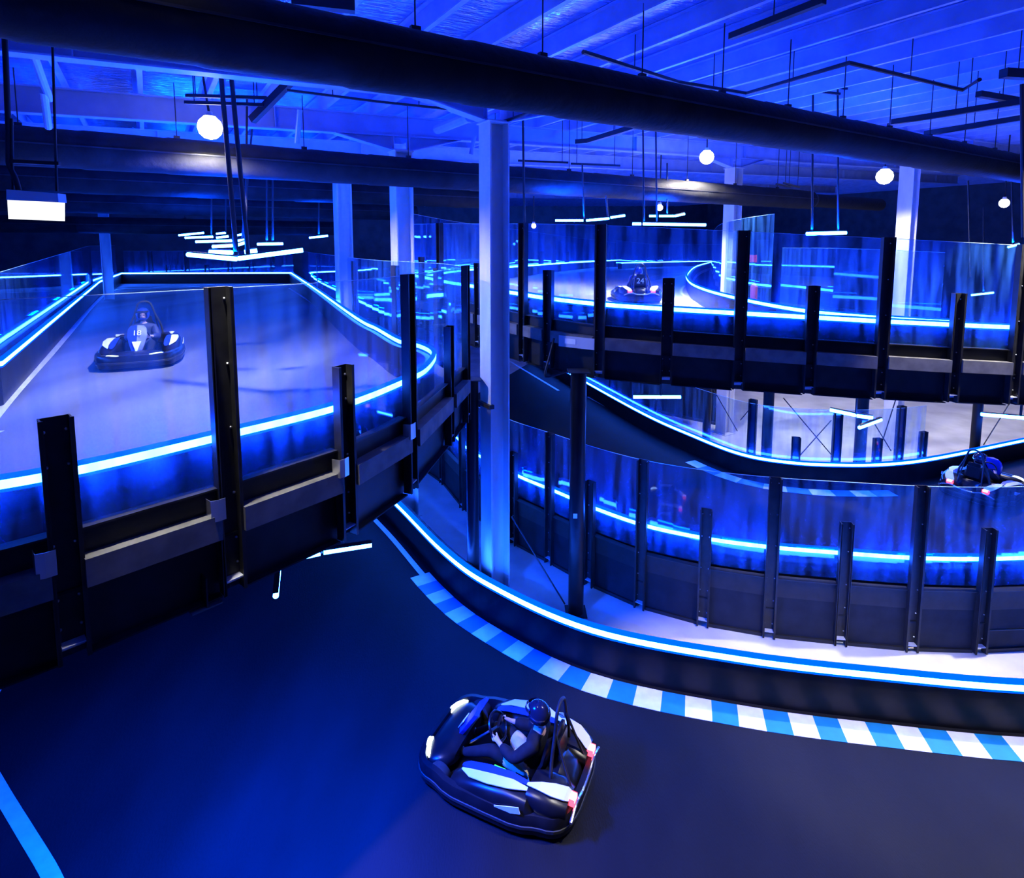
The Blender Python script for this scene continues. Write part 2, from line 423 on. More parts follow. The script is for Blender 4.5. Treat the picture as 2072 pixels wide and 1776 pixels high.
# lower right track
ZB = 1.5; DKB = 1.0
Bpts = [gz(x, y, ZB) for x, y in ((938, 905), (1000, 937), (1042, 960), (1115, 990), (1197, 1025), (1300, 1060), (1428, 1087), (1562, 1105), (1708, 1117), (1853, 1127), (1993, 1130))]
Bposts = [Vector((p.x*.98, p.y*.98, 0)) for p in Bpts]
Bend = [Vector((8.7, 8.95, 0)), Vector((9.8, 9.1, 0)), Vector((10.9, 9.5, 0))]
Bpre = [Vector((-3.0, 17.2, 0)), Vector((-1.9, 15.6, 0))]
Ball = Bpre + Bposts + Bend
FB = [gz(x, y, ZB) for x, y in ((1172, 765), (1300, 835), (1400, 880), (1500, 918), (1600, 935), (1700, 940), (1800, 938), (1900, 925), (2072, 890))]
FB = [FB[0] + (FB[0] - FB[1]) * 1.2] + FB + [FB[-1] + (FB[-1] - FB[-2]) * .8]
# foreground barrier
ZF = .70
Fpts = [gz(x, y, ZF) for x, y in ((800, 1015), (900, 1115), (1000, 1185), (1200, 1272), (1500, 1330), (1800, 1365), (2072, 1388))]
Fpts = [Vector((-6.6, 18.5, ZF)), Vector((-4.4, 15.4, ZF))] + Fpts + [Vector((8.6, 7.25, ZF)), Vector((11.0, 7.6, ZF)), Vector((14, 8.6, ZF))]
Fc = spline(Fpts, 8)

# foreground asphalt (thin layer on the floor), everything on the viewer's side of the barrier
edge = [(p.x, p.y) for p in offset(Fc, -.08)]
fga = MB().poly(edge + [(15, 3), (11, -1), (0, -3), (-12, -3), (-18, 8), (-13, 20)], 0.0, .012)
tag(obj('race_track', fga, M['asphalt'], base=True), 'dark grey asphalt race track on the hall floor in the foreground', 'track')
def deck_poly(path): return [(p.x, p.y) for p in path]
# left deck slab
Ls = spline(Lglass, 6)
ldeck = deck_poly(offset(Ls, -.10)) + [(farR.x + .6, farR.y + .6), (farL.x - .4, farL.y + 1.0), (farL.x - 9, farL.y - 4), (-17, 9), (-9.5, 2.0), (Lm1.x - 1.6, Lm1.y - 2.0)]
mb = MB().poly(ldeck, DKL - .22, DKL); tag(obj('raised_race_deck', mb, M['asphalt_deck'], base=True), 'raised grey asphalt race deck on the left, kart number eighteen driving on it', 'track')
# right deck slab (slightly sloping), open in the middle behind the island barrier
isl = [gR(x, y) for x, y in ((1442, 529), (1410, 538), (1392, 552), (1394, 568), (1425, 585), (1510, 607), (1640, 630), (1800, 644))] + [gR(1930, 652)]
isl = spline(isl, 6)
f1 = [gR(x, y) for x, y in ((850, 560), (945, 546), (1060, 538), (1160, 531), (1255, 526))]
f2 = [gR(x, y) for x, y in ((1258, 532), (1340, 530), (1445, 528))]
rnear = [p for p in offset(spline(Rall, 4), -.10) if p.x < 8.2]
rdeck = deck_poly(rnear) + deck_poly(reversed(offset(isl, -.2))) + [(f2[-1].x + 2, f2[-1].y + 2), (f2[1].x, f2[1].y + 1.5), (f2[0].x - 1, f2[0].y + 3), (f1[3].x - 1, f1[3].y + 1), (f1[2].x - 1, f1[2].y), (f1[1].x - 1.2, f1[1].y)]
mb = MB().poly(rdeck, lambda p: zledR(p[0]) - .72, lambda p: zledR(p[0]) - .5)
tag(obj('raised_race_deck', mb, M['deck_lit'], base=True), 'raised race deck on the right, coloured as brightly lit, behind clear panels', 'track')
tail = [p for p in offset(spline(Rall, 4), -.10) if p.x >= 8.0]  # deck end widened out of view to keep white light off the ramp
mb = MB().poly(deck_poly(tail) + deck_poly(reversed(offset(tail, -4.6))), lambda p: zledR(p[0]) - .72, lambda p: zledR(p[0]) - .5)
tag(obj('raised_race_deck', mb, M['deck_lit'], base=True), 'end of the right race deck beyond the right frame edge', 'track')
# lower track slab
bdeck = deck_poly(offset(spline(Ball, 4), -.10)) + [(p.x, p.y) for p in reversed(offset(spline(FB, 4), 0))]
bdeck = bdeck[:]
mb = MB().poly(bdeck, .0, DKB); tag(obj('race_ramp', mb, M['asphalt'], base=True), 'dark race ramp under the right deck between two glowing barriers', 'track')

# ================================================================== FLOOR PAINT
def ribbon(path, w0, w1, z, t=.004):
    a, b = offset(path, w0), offset(path, w1)
    return MB().loft([[p.xy.to_3d() + Vector((0,0,z)), q.xy.to_3d() + Vector((0,0,z)), q.xy.to_3d() + Vector((0,0,z+t)), p.xy.to_3d() + Vector((0,0,z+t))] for p, q in zip(a, b)])
def stripes(path, w0, w1, z, ln, name, label, skip=0):
    pts = []; acc = 0.0; path = [p.xy.to_3d() for p in path]
    fine = []
    for p, q in zip(path, path[1:]):
        for j in range(6): fine.append(p.lerp(q, j/6))
    nr = normals(fine); mb = MB(); k = 0; last = None; s = 0
    for i in range(len(fine)):
        if i: s += (fine[i] - fine[i-1]).length
        if last is None or s >= ln:
            if last is not None:
                a, na, b, nb = fine[last], nr[last], fine[i], nr[i]
                zz = Vector((0,0,z)); t = Vector((0,0,.006)); sk = (b - a).normalized() * skip
                q = [a + na*w0 + zz, b + nb*w0 + zz, b + nb*w1 + zz + sk, a + na*w1 + zz + sk]
                mb.add(q + [p + t for p in q], [(0,3,2,1),(4,5,6,7),(0,1,5,4),(1,2,6,5),(2,3,7,6),(3,0,4,7)], k % 2); k += 1
            last = i; s = 0
    return tag(obj(name, mb, [M['white'], M['kerbblue']], base=True), label, 'kerb')
ks = [i for i, p in enumerate(Fc) if p.x > gz(872, 1092, ZF).x]
stripes(Fc[ks[0]:], .07, .47, .013, .32, 'striped_kerb', 'blue and white striped kerb along the foreground barrier', skip=-.02)
tag(obj('painted_line', ribbon(Fc[4:ks[0]+1], .16, .27, .013), M['white'], base=True), 'pale painted line along the barrier left of the striped kerb', 'line')
l1 = spline([Vector((-8.6, 9.7, 0))] + [gz(x, y, 0) for x, y in ((25, 1330), (0, 1383), (-30, 1452), (-38, 1515), (0, 1592), (55, 1683), (110, 1776))] + [Vector((-4.1, 4.9, 0))], 5)
tag(obj('painted_line', ribbon(l1, -.06, .09, .013), M['white'], base=True), 'painted line curving through the lower left corner of the floor', 'line')
l2 = [gz(x, y, DKL).xy.to_3d() for x, y in ((-60, 915), (0, 832), (100, 720), (222, 590), (300, 583), (420, 579))]
tag(obj('painted_line', ribbon(spline(l2, 4), -.06, .06, DKL + .001), M['white'], base=True), 'white line along the left edge of the left deck, bending across its far end', 'line')
l3 = [gz(x, y, DKL).xy.to_3d() for x, y in ((585, 583), (640, 618), (705, 660), (712, 680), (815, 752))]
tag(obj('painted_line', ribbon(spline(l3, 4), -.05, .05, DKL + .001), M['white'], base=True), 'white line along the right edge of the left deck', 'line')
l4 = [gz(x, y, DKB).xy.to_3d() for x, y in ((1025, 727), (1130, 790), (1190, 803), (1300, 862), (1380, 905))]
tag(obj('painted_line', ribbon(spline([l4[0], l4[1]], 4), -.05, .05, DKB + .001), M['white'], base=True), 'bright line on the ramp between the middle column and the black pole', 'line')
tag(obj('painted_line', ribbon(spline(l4[2:], 4), -.03, .04, DKB + .001), M['white'], base=True), 'thin line at the foot of the far ramp barrier', 'line')
FBs = spline(FB, 8)
i0 = min(range(len(FBs)), key=lambda i: abs(FBs[i].x - 5.0) + (0 if FBs[i].y > 12 else 9)); i1 = min(range(len(FBs)), key=lambda i: abs(FBs[i].x - 9.0))
stripes(FBs[i0:i1], .30, .62, DKB + .002, .42, 'striped_kerb', 'faint striped kerb on the ramp below the far glowing barrier')
kl = [Vector((gz(-150, 905, DKL).x, gz(-150, 905, DKL).y, 0)), gz(-60, 890, DKL).xy.to_3d(), gz(12, 862, DKL).xy.to_3d()]
stripes(spline(kl, 6), -.12, .12, DKL + .002, .22, 'striped_kerb', 'short piece of striped kerb at the left frame edge on the left deck')

# ================================================================== BARRIERS
def led_on(parent, path, r=.032, n=0.0):
    core = [(r, -r), (r, r), (-r, r), (-r, -r)]
    c = obj('led_strip', MB().sweep(path, [(a + n, b) for a, b in core]), M['led'], parent, world=True, label='glowing blue white LED strip')
    for s in (1, -1):  # glowing rims added above and below the core to imitate its bloom
        d = [(-r*1.02, s*r*1.02), (r*1.02, s*r*1.02), (r*1.02, s*r*1.75), (-r*1.02, s*r*1.75)]
        e_ = MB().sweep(path, [(a + n, b) for a, b in d])
        k = obj('halo_rim', e_, M['ledside'], c, world=True)
    return c
def barrier(label, path, zl, zbase, depth=.34, r=.032, face=.0, cat='barrier', m='rubber'):
    """path carries z of the LED line; bumper stands behind (n<0)"""
    t = thing('track_barrier', label, cat, (path[0].x, path[0].y, 0))
    base = zbase - zl
    obj('bumper', MB().sweep(path, [(face, base), (face, -r*2.2), (-depth, -r*2.2), (-depth, base)]), M[m], t, world=True)
    obj('top_rail', MB().sweep(path, [(face + .012, -r*2.2 + .001), (face + .012, -r*1.8), (-depth - .01, -r*1.8), (-depth - .01, -r*2.2 + .001)]), M['black'], t, world=True)
    led_on(t, path, r, face)
    return t
setz = lambda path, z: [Vector((p.x, p.y, z(p.x) if callable(z) else z)) for p in path]

# foreground
barrier('long black barrier with a glowing strip curving across the foreground', Fc, ZF, .0, depth=.22, r=.044)
# ramp, far side
barrier('glowing black barrier on the far side of the ramp under the right deck', setz(FBs, ZB), ZB, DKB, depth=.2, r=.03)
# ramp, near side
Bled = spline([p.xy.to_3d() - n*.2 for p, n in zip(Ball, normals(Ball))], 6)
barrier('glowing barrier inside the clear panels on the near side of the ramp', setz(Bled, ZB), ZB, DKB, depth=.2, r=.034)
# left deck, near side then back along the straight
LL = [Vector((p.x, p.y, ZL)) for p in Lpts]
Lled = spline([Vector((Lm1.x*1.02 - .1, Lm1.y*1.03 + .28, ZL))] + LL[:4] + [gz(862, 745, ZL), gz(878, 716, ZL), gz(852, 700, ZL), gz(810, 690, ZL), gz(765, 665, ZL), gz(720, 641, ZL), gz(640, 585, ZL), farR], 6)
barrier('glowing barrier inside the near panels of the left deck, bending back along its right side', Lled, ZL, DKL, depth=.12, r=.032)
farb = [farL + Vector((.0, 0, 0)), farR + Vector((0, .0, 0))]
barrier('straight black barrier closing the far end of the left deck', [farL.lerp(farR, i/8) for i in range(9)], ZL, DKL, depth=.3, r=.03)
lfa, lfb = gz(0, 735, ZL), gz(200, 570, ZL)
lf = spline([Vector((-9.3, 5.0, ZL)), lfa.lerp(lfb, -.07)], 4)[:-1] + [lfa.lerp(lfb, t/10) for t in range(11)] + [farL]
barrier('glowing barrier along the left side of the left deck', lf, ZL, DKL, depth=.12, r=.032)
# right deck near side
Rled = spline([p.xy.to_3d() - n*.2 for p, n in zip(Rall, normals(Rall))], 5)
barrier('glowing barrier inside the near panels of the right deck', setz(Rled, zledR), 0, -.5, depth=.2, r=.034)
# right deck far barriers and island
barrier('far left barrier of the right deck, thin glowing line', spline(f1, 4), 0, -.5, depth=.3, r=.03)
barrier('far black barrier across the end of the right deck behind the kart', spline(f2, 4), 0, -.5, depth=.3, r=.03)
barrier('rounded island barrier bulging out on the right deck', isl, 0, -.5, depth=.18, r=.032)
ib = [gR(x, y, -.5).xy.to_3d() for x, y in ((1385, 578), (1378, 592), (1410, 613), (1490, 634))]
ibp = [p + Vector((0, 0, zledR(p.x) - .495)) for p in spline(ib, 5)]
tag(obj('painted_line', MB().sweep(ibp, [(-.05, 0), (.05, 0), (.05, .004), (-.05, .004)]), M['white'], base=True), 'white line around the foot of the rounded island barrier', 'line')
# ================================================================== POSTS, EDGE PANELS, CLEAR PANELS
def proj(p):
    d = p.y*_c - (p.z - H)*_s; u_ = p.y*_s + (p.z - H)*_c
    return CXP + FPX*p.x/d, PPY - FPX*u_/d
def ordinal(i): return ('first', 'second', 'third', 'fourth', 'fifth', 'sixth', 'seventh', 'eighth', 'ninth', 'tenth', 'eleventh', 'twelfth', 'thirteenth', 'fourteenth', 'fifteenth', 'sixteenth', 'seventeenth', 'eighteenth')[i]
_pm = {}
def post_meshes(h, wd, full):
    key = (round(h, 2), wd, full)
    if key not in _pm:
        a = wd/2; d = wd*.55; t = .012
        web = MB().box((-a, -t, 0), (a, 0, h)).mesh('web', M['black'])
        fl = MB().box((-t/2, -t, -.06), (t/2, d, h)).box((-.0145, d - t, -.06), (.0145, d, h)).mesh('flange', M['black'])
        foot = MB().box((-a + t, 0, -.012), (a - t, d*.9, 0)).box((-a + t, 0, -.06), (a - t, .012, -.012)).mesh('foot_plate', M['plategrey'])
        spl = MB().box((-a + .01, 0, 0), (a - .01, .02, .02)).mesh('splice_bar', M['panelgrey'])
        bolt = MB().lathe([(.0, -.001), (.011, -.001), (.011, .009), (.006, .014), (0, .014)], n=6, axis='y').mesh('bolt', M['bolt'])
        _pm[key] = (web, fl, foot, spl, bolt)
    return _pm[key]
def post(p, nrm, z0, z1, zled, label, group, wd=.17, full=True):
    t = thing('steel_post', label, 'post', (p.x, p.y, z0), math.atan2(nrm.y, nrm.x) - PI/2, group)
    h = z1 - z0; web, fl, foot, spl, bolt = post_meshes(h, wd, full); a = wd/2
    link('web', web, t); link('flange', fl, t, (-a, 0, 0)); link('flange', fl, t, (a, 0, 0))
    if full:
        f_ = link('foot_plate', foot, t, (0, 0, .06)); link('splice_bar', spl, t, (0, 0, .42))
        hs = [h - .10, zled - z0 + .12, zled - z0 - .45, zled - z0 - .85, .16]
        if h - .10 - (zled - z0 + .12) > .6: hs.insert(1, (h - .10 + zled - z0 + .12)/2)
        for z in hs:
            for x in (-.36, .36): link('bolt', bolt, t, (x*wd, 0, z))
    return t
def edge_panel(p, q, n, z0, z1, zk, spec, label, group):
    """p, q plan ends, n outward, z0/z1 reference heights at the ends; spec: list of (name, n0, n1, zb, zt, material)"""
    d = (q - p).normalized(); a, b = p + d*.09, q - d*.09
    t = thing('edge_panel', label, 'edge panel', (a.x, a.y, 0), 0, group)
    for nm, n0, n1, zb, zt, mt in spec:
        vs = []
        for e, z in (((a, z0), (b, z1)) if n1 > .005 else ((p + d*.002, z0), (q - d*.002, z1))):
            for nn, zz in ((n0, zb), (n1, zb), (n1, zt), (n0, zt)): vs.append(Vector((e.x + n.x*nn, e.y + n.y*nn, z + zz)))
        obj(nm, MB().loft([vs[:4], vs[4:]]), M[mt], t, world=True)
    return t
def panel(path, zb, zt, label, group, nn=-.022, th=.012, edge=True):
    t = thing('clear_panel', label, 'clear panel', (path[0].x, path[0].y, 0), 0, group)
    f = lambda z, p: z(p.x) if callable(z) else z
    nr = normals(path)
    P = [p + n*nn for p, n in zip(path, nr)]
    rings = [[Vector((p.x + n.x*a, p.y + n.y*a, f(z, p))) for a, z in ((0, zb), (th, zb), (th, zt), (0, zt))] for p, n in zip(P, nr)]
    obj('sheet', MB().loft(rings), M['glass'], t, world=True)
    if edge:
        r2 = [[Vector((p.x + n.x*a, p.y + n.y*a, f(zt, p) + z)) for a, z in ((0, 0.0005), (th, 0.0005), (th, .006), (0, .006))] for p, n in zip(P, nr)]
        obj('top_edge', MB().loft(r2), M['glassedge'], t, world=True)
    return t
LEDGE = [('top_channel', -.012, .0, -.56, -.36, 'blackmatt'), ('channel_lip', -.06, .05, -.37, -.355, 'black'), ('ledge', -.012, .13, -.77, -.56, 'grey'), ('skirt', -.05, -.03, -1.30, -.77, 'blackmatt'), ('bottom_angle', -.05, .05, -1.31, -1.295, 'panelgrey')]
def run(posts, nrms, tall0, zled, dz_tall, dz_short, dz_bot, where, spec, gname, zs=None, panels=True, names=None, full=True):
    n = len(posts); zf = (lambda x: zled(x)) if callable(zled) else (lambda x: zled)
    vis = [i for i in range(n) if -20 < proj(Vector((posts[i].x, posts[i].y, zf(posts[i].x))))[0] < 2092]
    for i, (p, nr) in enumerate(zip(posts, nrms)):
        if i not in vis and min(abs(i - v) for v in vis) > 1: continue
        tall = (i + tall0) % 2 == 0; z = zf(p.x)
        same = [j for j in range(n) if (j + tall0) % 2 == (i + tall0) % 2]
        lab = '%s %s black post from the left %s' % (ordinal(same.index(i)), 'tall' if tall else 'short', where)
        post(p, nr, z + dz_bot, z + (dz_tall if tall else dz_short), z, lab, gname + ' posts', full=full)
    for i in range(n - 1):
        d = (posts[i+1] - posts[i]).normalized(); nn = Vector((d.y, -d.x, 0))
        if spec: edge_panel(posts[i], posts[i+1], nn, zf(posts[i].x), zf(posts[i+1].x), 0, spec, 'black edge panel, %s bay from the left %s' % (ordinal(i), where), gname + ' edge panels')
    if panels:
        tl = [i for i in range(n) if (i + tall0) % 2 == 0]
        sp = spline(posts, 4)
        for k, (a, b) in enumerate(zip(tl, tl[1:])):
            panel(sp[a*4:b*4+1], (lambda x: zf(x) - .36), (lambda x: zf(x) + dz_tall - .02), 'clear scratched panel, %s from the left %s' % (ordinal(k), where), gname + ' panels')
run(Lposts, normals(Lposts), 0, ZL, 1.31, .47, -1.23, 'on the near edge of the left deck', LEDGE, 'left deck near edge')
for i, p in enumerate(Lposts[1:5]):                     # bent clips beside the nearest posts
    d = (Lposts[i+2] - Lposts[i+1]).normalized(); nn = Vector((d.y, -d.x, 0))
    mb = MB(); q = p - d*.18
    pts = [q + nn*.02, q + nn*.11, q + d*.05 + nn*.13, q + d*.11 + nn*.13]
    mb.loft([[a + Vector((0,0,ZL-.60)), a + Vector((0,0,ZL-.42)), a + Vector((0,0,ZL-.42)) - nn*.008 + d*.004, a + Vector((0,0,ZL-.60)) - nn*.008 + d*.004] for a in pts])
    tag(obj('bent_clip', mb, M['bolt'], base=True), 'bent metal clip left of the %s near post of the left deck' % ('short leftmost', 'tall second', 'short third', 'tall fourth')[i], 'clip', 'bent clips beside posts')
Rn = normals(Rall)
run(Rall, Rn, 0, zledR, 1.41, .55, -1.22, 'on the near edge of the right deck', LEDGE, 'right deck near edge')
BSPEC = [('top_channel', -.012, .0, -.78, -.44, 'blackmatt'), ('channel_lip', -.06, .05, -.45, -.435, 'black'), ('skirt', -.04, -.01, -1.44, -.78, 'panelgrey'), ('floor_angle', -.02, .03, -1.50, -1.44, 'blackmatt')]
run(Ball, normals(Ball), 1, ZB, 1.30, .62, -1.42, 'along the near side of the ramp', BSPEC, 'ramp near edge')
# far side of the ramp
def on_path(path, px):
    best = min(range(len(path)-1), key=lambda i: abs(proj(path[i])[0] - px))
    return path[best], normals(path)[best]
FBo = offset(setz(FBs, ZB), -.26)
for px, zt, k in ((1520, 2.85, 'tall post left of the crossed rods'), (1605, 2.05, 'short post left of the crossed rods'), (1690, 2.75, 'tall post right of the crossed rods'), (1768, 2.05, 'short post beside the arrow light pole'), (1813, 2.8, 'tall post close left of the far blue column'), (1860, 2.1, 'short post close right of the far blue column')):
    p, nr = on_path(FBo, px)
    post(p.xy.to_3d(), nr, .02, zt, ZB, 'black steel %s behind the far ramp barrier' % k, 'posts behind the far ramp barrier', full=False)
ia = min(range(len(FBo)), key=lambda i: abs(proj(FBo[i])[0] - 1150)); ib_ = min(range(len(FBo)), key=lambda i: abs(proj(FBo[i])[0] - 1862))
im = (ia + ib_)//2
panel(FBo[ia:im+1], .9, 2.75, 'clear panel behind the far ramp barrier, left half', 'ramp far panels', nn=.06)
panel(FBo[im:ib_+1], .9, 2.75, 'clear panel behind the far ramp barrier, right half', 'ramp far panels', nn=.06)
# left deck: far end, left side, return side
fo = [farL.lerp(farR, i/14) + Vector((0, .35, 0)) for i in range(-1, 15)]
for k, px in enumerate((305, 340, 378, 418, 465, 508, 552)):
    p, nr = on_path(fo, px)
    p = fo[0].lerp(fo[-1], (px - proj(fo[0])[0])/(proj(fo[-1])[0] - proj(fo[0])[0]))
    post(p.xy.to_3d(), Vector((.25, -.97, 0)), DKL - .1, ZL + (1.28 if k % 2 == 0 else .48), ZL, 'distant %s post, %s from the left along the far end of the left deck' % ('tall' if k % 2 == 0 else 'short', ordinal(k)), 'far end posts of the left deck', wd=.22, full=False)
for k, (a, b) in enumerate(((1, 6), (6, 11), (11, 15))):
    panel(fo[a:b+1], DKL + .2, ZL + 1.28, 'distant clear panel, %s from the left across the far end of the left deck' % ordinal(k), 'far end panels of the left deck', nn=.05)
lfo = offset(lf, -.22)
zt_l = lambda x: ZL + 1.15 + max(0, min(.45, (-7 - x)*.04))
n_ = len(lfo)
for k in range(4):
    a, b = k*(n_-1)//4, (k+1)*(n_-1)//4
    panel(lfo[a:b+1], DKL - .1, zt_l, 'clear panel behind the left barrier of the left deck, %s from the near end' % ordinal(k), 'left side panels of the left deck', nn=0)
ret = spline([Lposts[-1], Vector((-1.35, 11.1, 0)), Vector((-2.3, 12.4, 0)), Vector((-3.35, 13.9, 0)), Vector((-5.8, 19.2, 0)), Vector((-9.3, 27, 0)), Vector((farR.x + .5, farR.y + .4, 0))], 6)
n_ = len(ret)
for k in range(5):
    a, b = k*(n_-1)//5, (k+1)*(n_-1)//5
    panel(ret[a:b+1], DKL, ZL + 1.29, 'clear panel along the right side of the left deck, %s from the near end' % ordinal(k), 'right side panels of the left deck', nn=0)
    if k: post(ret[a], normals(ret)[a], DKL - .6, ZL + 1.2, ZL, 'black post in the right side panels of the left deck, %s from the near end' % ordinal(k-1), 'right side posts of the left deck', full=False)
# right deck: panels at the island corner and the far barriers
io = offset(isl, -.25)
def rpanel(path, top, label, g): panel(path, (lambda x: zledR(x) - .3), (lambda x: zledR(x) + top), label, g, nn=0)
n_ = len(io); corner = [gR(x, y).xy.to_3d() for x, y in ((1560, 535), (1500, 530), (1452, 535), (1440, 548), (1448, 566), (1490, 582), (1560, 598))]
rpanel(spline(corner, 4), 2.1, 'curved clear panel wrapping the rounded corner of the right deck island', 'island panels')
rpanel([gR(x, y).xy.to_3d() + Vector((0, .3, 0)) for x, y in ((1590, 600), (1700, 622), (1800, 634), (1925, 642))], 1.25, 'clear panel on the island behind the right deck columns', 'island panels')
f1o = offset(spline(f1, 4), -.45)
rpanel(f1o, 1.7, 'distant clear panel behind the far left barrier of the right deck', 'far right deck panels')
f2o = offset(spline(f2, 4), -.45)
rpanel(f2o, 1.7, 'distant clear panel across the end of the right deck', 'far right deck panels')
for k, px in enumerate((1090, 1130, 1160, 1240)):
    p, nr = on_path(f1o, px)
    post(p.xy.to_3d(), nr, zledR(p.x) - .5, zledR(p.x) + (1.6 if k % 2 else .7), zledR(p.x), 'distant post, %s from the left behind the far left barrier of the right deck' % ordinal(k), 'far right deck posts', wd=.24, full=False)
# beam joint plate, cable loop
bp_ = (Rposts[1] + Rposts[2])/2; bd = (Rposts[2] - Rposts[1]).normalized(); bn = Vector((bd.y, -bd.x, 0))
t = thing('joint_plate', 'pale metal plate with a white sticker on the ledge beside the black pole', 'plate', (bp_.x, bp_.y, 4.86))
obj('plate', MB().obox(bp_ + bn*.14 + bd*.12 + Vector((0,0,4.86)), bd*.36, bn*.006, (0,0,.10)), M['plategrey'], t, world=True)
obj('sticker', MB().obox(bp_ + bn*.15 + bd*.0 + Vector((0,0,4.87)), bd*.11, bn*.005, (0,0,.045)), M['signface'] and M['white'], t, world=True)
lp = [gY(1121, 684, 10.45), gY(1112, 720, 10.4), gY(1103, 755, 10.35), gY(1108, 762, 10.35), gY(1130, 757, 10.4), gY(1150, 750, 10.5)]
tag(obj('cable_loop', MB().tube(spline(lp, 5), .02, 8), M['cable'], base=True, smooth=True), 'black cable loop hanging from the right deck edge beside the pole', 'cable')
# ------------------------------------------------------------------ supporting poles and rods below the decks
def pole(p, z1, r, label, sticker=None):
    t = thing('support_pole', label, 'pole', (p.x, p.y, 0), 0, 'black poles carrying the decks')
    obj('tube', MB().tube([(0,0,.015), (0,0,z1)], r, 24), M['rubber'], t, smooth=True)
    obj('base_plate', MB().box((-r-.05, -r-.05, 0), (r+.05, r+.05, .015)), M['black'], t)
    obj('head_plate', MB().box((-r-.05, -r-.05, z1), (r+.05, r+.05, z1 + .015)), M['black'], t)
    if sticker: obj('sticker', MB().obox(sticker, (.035,0,0), (0,.004,0), (0,0,.042)), M['white'], t, label='small pale sticker')
    return t
pp = gz(1165, 1238, 0)
pole(pp, 4.42, .138, 'thick black pole right of the middle column, carrying the right deck', Vector((-.045, -.134, gY(1151, 1042, pp.y - .1).z)))
pole(Vector((-.74, 10.6, 0)), 4.12, .115, 'black pole close left of the middle column, carrying the left deck')
for px, Y, r, lb in ((1556, 14.6, .13, 'dark pole under the right deck left of the crossed rods'), (1747, 14.6, .14, 'dark pole under the right deck behind the arrow light'), (1981, 15.8, .12, 'dark pole under the right deck near the right edge'), (1432, 18.5, .13, 'dark pole under the right deck near its left end')):
    p = gY(px, 800, Y); pole(Vector((p.x, p.y, 0)), zledR(p.x) - .75, r, lb)
def rod(a, b, label, r=.014):
    tag(obj('brace_rod', MB().tube([a, b], r, 8), M['cable'], base=True), label, 'rod', 'thin crossed brace rods')
rod(gY(1585, 805, 15.0), gY(1684, 922, 15.0), 'thin brace rod falling to the right between two posts under the right deck')
rod(gY(1682, 850, 15.1), gY(1618, 922, 15.1), 'thin brace rod falling to the left between two posts under the right deck')
rod(gY(1748, 822, 15.0), gY(1803, 912, 15.0), 'thin brace rod falling to the right, left of the far blue column')
rod(gY(1815, 800, 15.1), gY(1775, 925, 15.1), 'thin brace rod falling to the left, beside the far blue column')
rod(gY(1442, 785, 17.5), gY(1492, 872, 17.5), 'thin brace rod left of the pale far column')
rod(gY(1530, 812, 16.5), gY(1498, 850, 16.5), 'short thin brace rod right of the pale far column')
rod(gY(1035, 1045, 10.5), gY(1143, 1222, 10.0), 'thin rod leaning from the middle column to the foot of the black pole')
rod(gY(2045, 812, 15.9), gY(1990, 900, 15.9), 'thin brace rod near the right edge under the right deck')
a, b = gY(1168, 800, 25).xy.to_3d(), gY(1466, 800, 20.8).xy.to_3d()  # ends of an added dark screen that hides lit concrete under the deck
t = thing('added_screen', 'dark screen added under the left half of the right deck to hide lit concrete', 'skirt', (a.x, a.y, 0))
d = (b - a).normalized(); nn = Vector((d.y, -d.x, 0))
obj('board', MB().bar(a + Vector((0,0,1.6)), b + Vector((0,0,1.6)), .04, 3.2), M['panelgrey'], t, world=True)
for k in range(6):
    p = a.lerp(b, (k + .5)/6); obj('stud', MB().obox(p + nn*.06 + Vector((0,0,1.6)), d*.06, nn*.04, (0,0,1.6)), M['black'], t, world=True)
obj('foot_rail', MB().bar(a + nn*.05 + Vector((0,0,.05)), b + nn*.05 + Vector((0,0,.05)), .06, .1), M['black'], t, world=True)
# stub bracket under the left deck fascia
sb = (Lposts[2] + Lposts[1]*.25)/1.25
t = thing('angle_bracket', 'pale angle bracket below the left deck edge, left of the second post', 'bracket', (sb.x, sb.y, ZL - 1.36))
d = (Lposts[2] - Lposts[1]).normalized(); nn = Vector((d.y, -d.x, 0))
obj('flat', MB().obox((sb - nn*.02).xy.to_3d() + Vector((0,0,ZL-1.335)), d*.12, nn*.10, (0,0,.006)), M['grey'], t, world=True)
obj('web', MB().obox((sb - nn*.02).xy.to_3d() + Vector((0,0,ZL-1.20)), d*.006, nn*.10, (0,0,.128)), M['black'], t, world=True)
# floor cable with plug in front of the ramp skirt
cp = [gz(1700, 1290, .02), gz(1850, 1302, .02), gz(1925, 1297, .02), gY(1932, 1285, 8.95), gY(1945, 1270, 8.95), gY(1965, 1275, 8.93), gY(2000, 1275, 8.9), gY(2090, 1272, 8.9)]
t = thing('power_cable', 'dark cable with a white plug lying along the ramp skirt', 'cable', cp[2])
obj('cord', MB().tube(spline(cp, 5), .012, 8), M['cable'], t, world=True, smooth=True)
obj('plug', MB().tube([gz(1918, 1292, .05), gz(1938, 1292, .05)], .04, 10), M['white'], t, world=True, label='white plug')
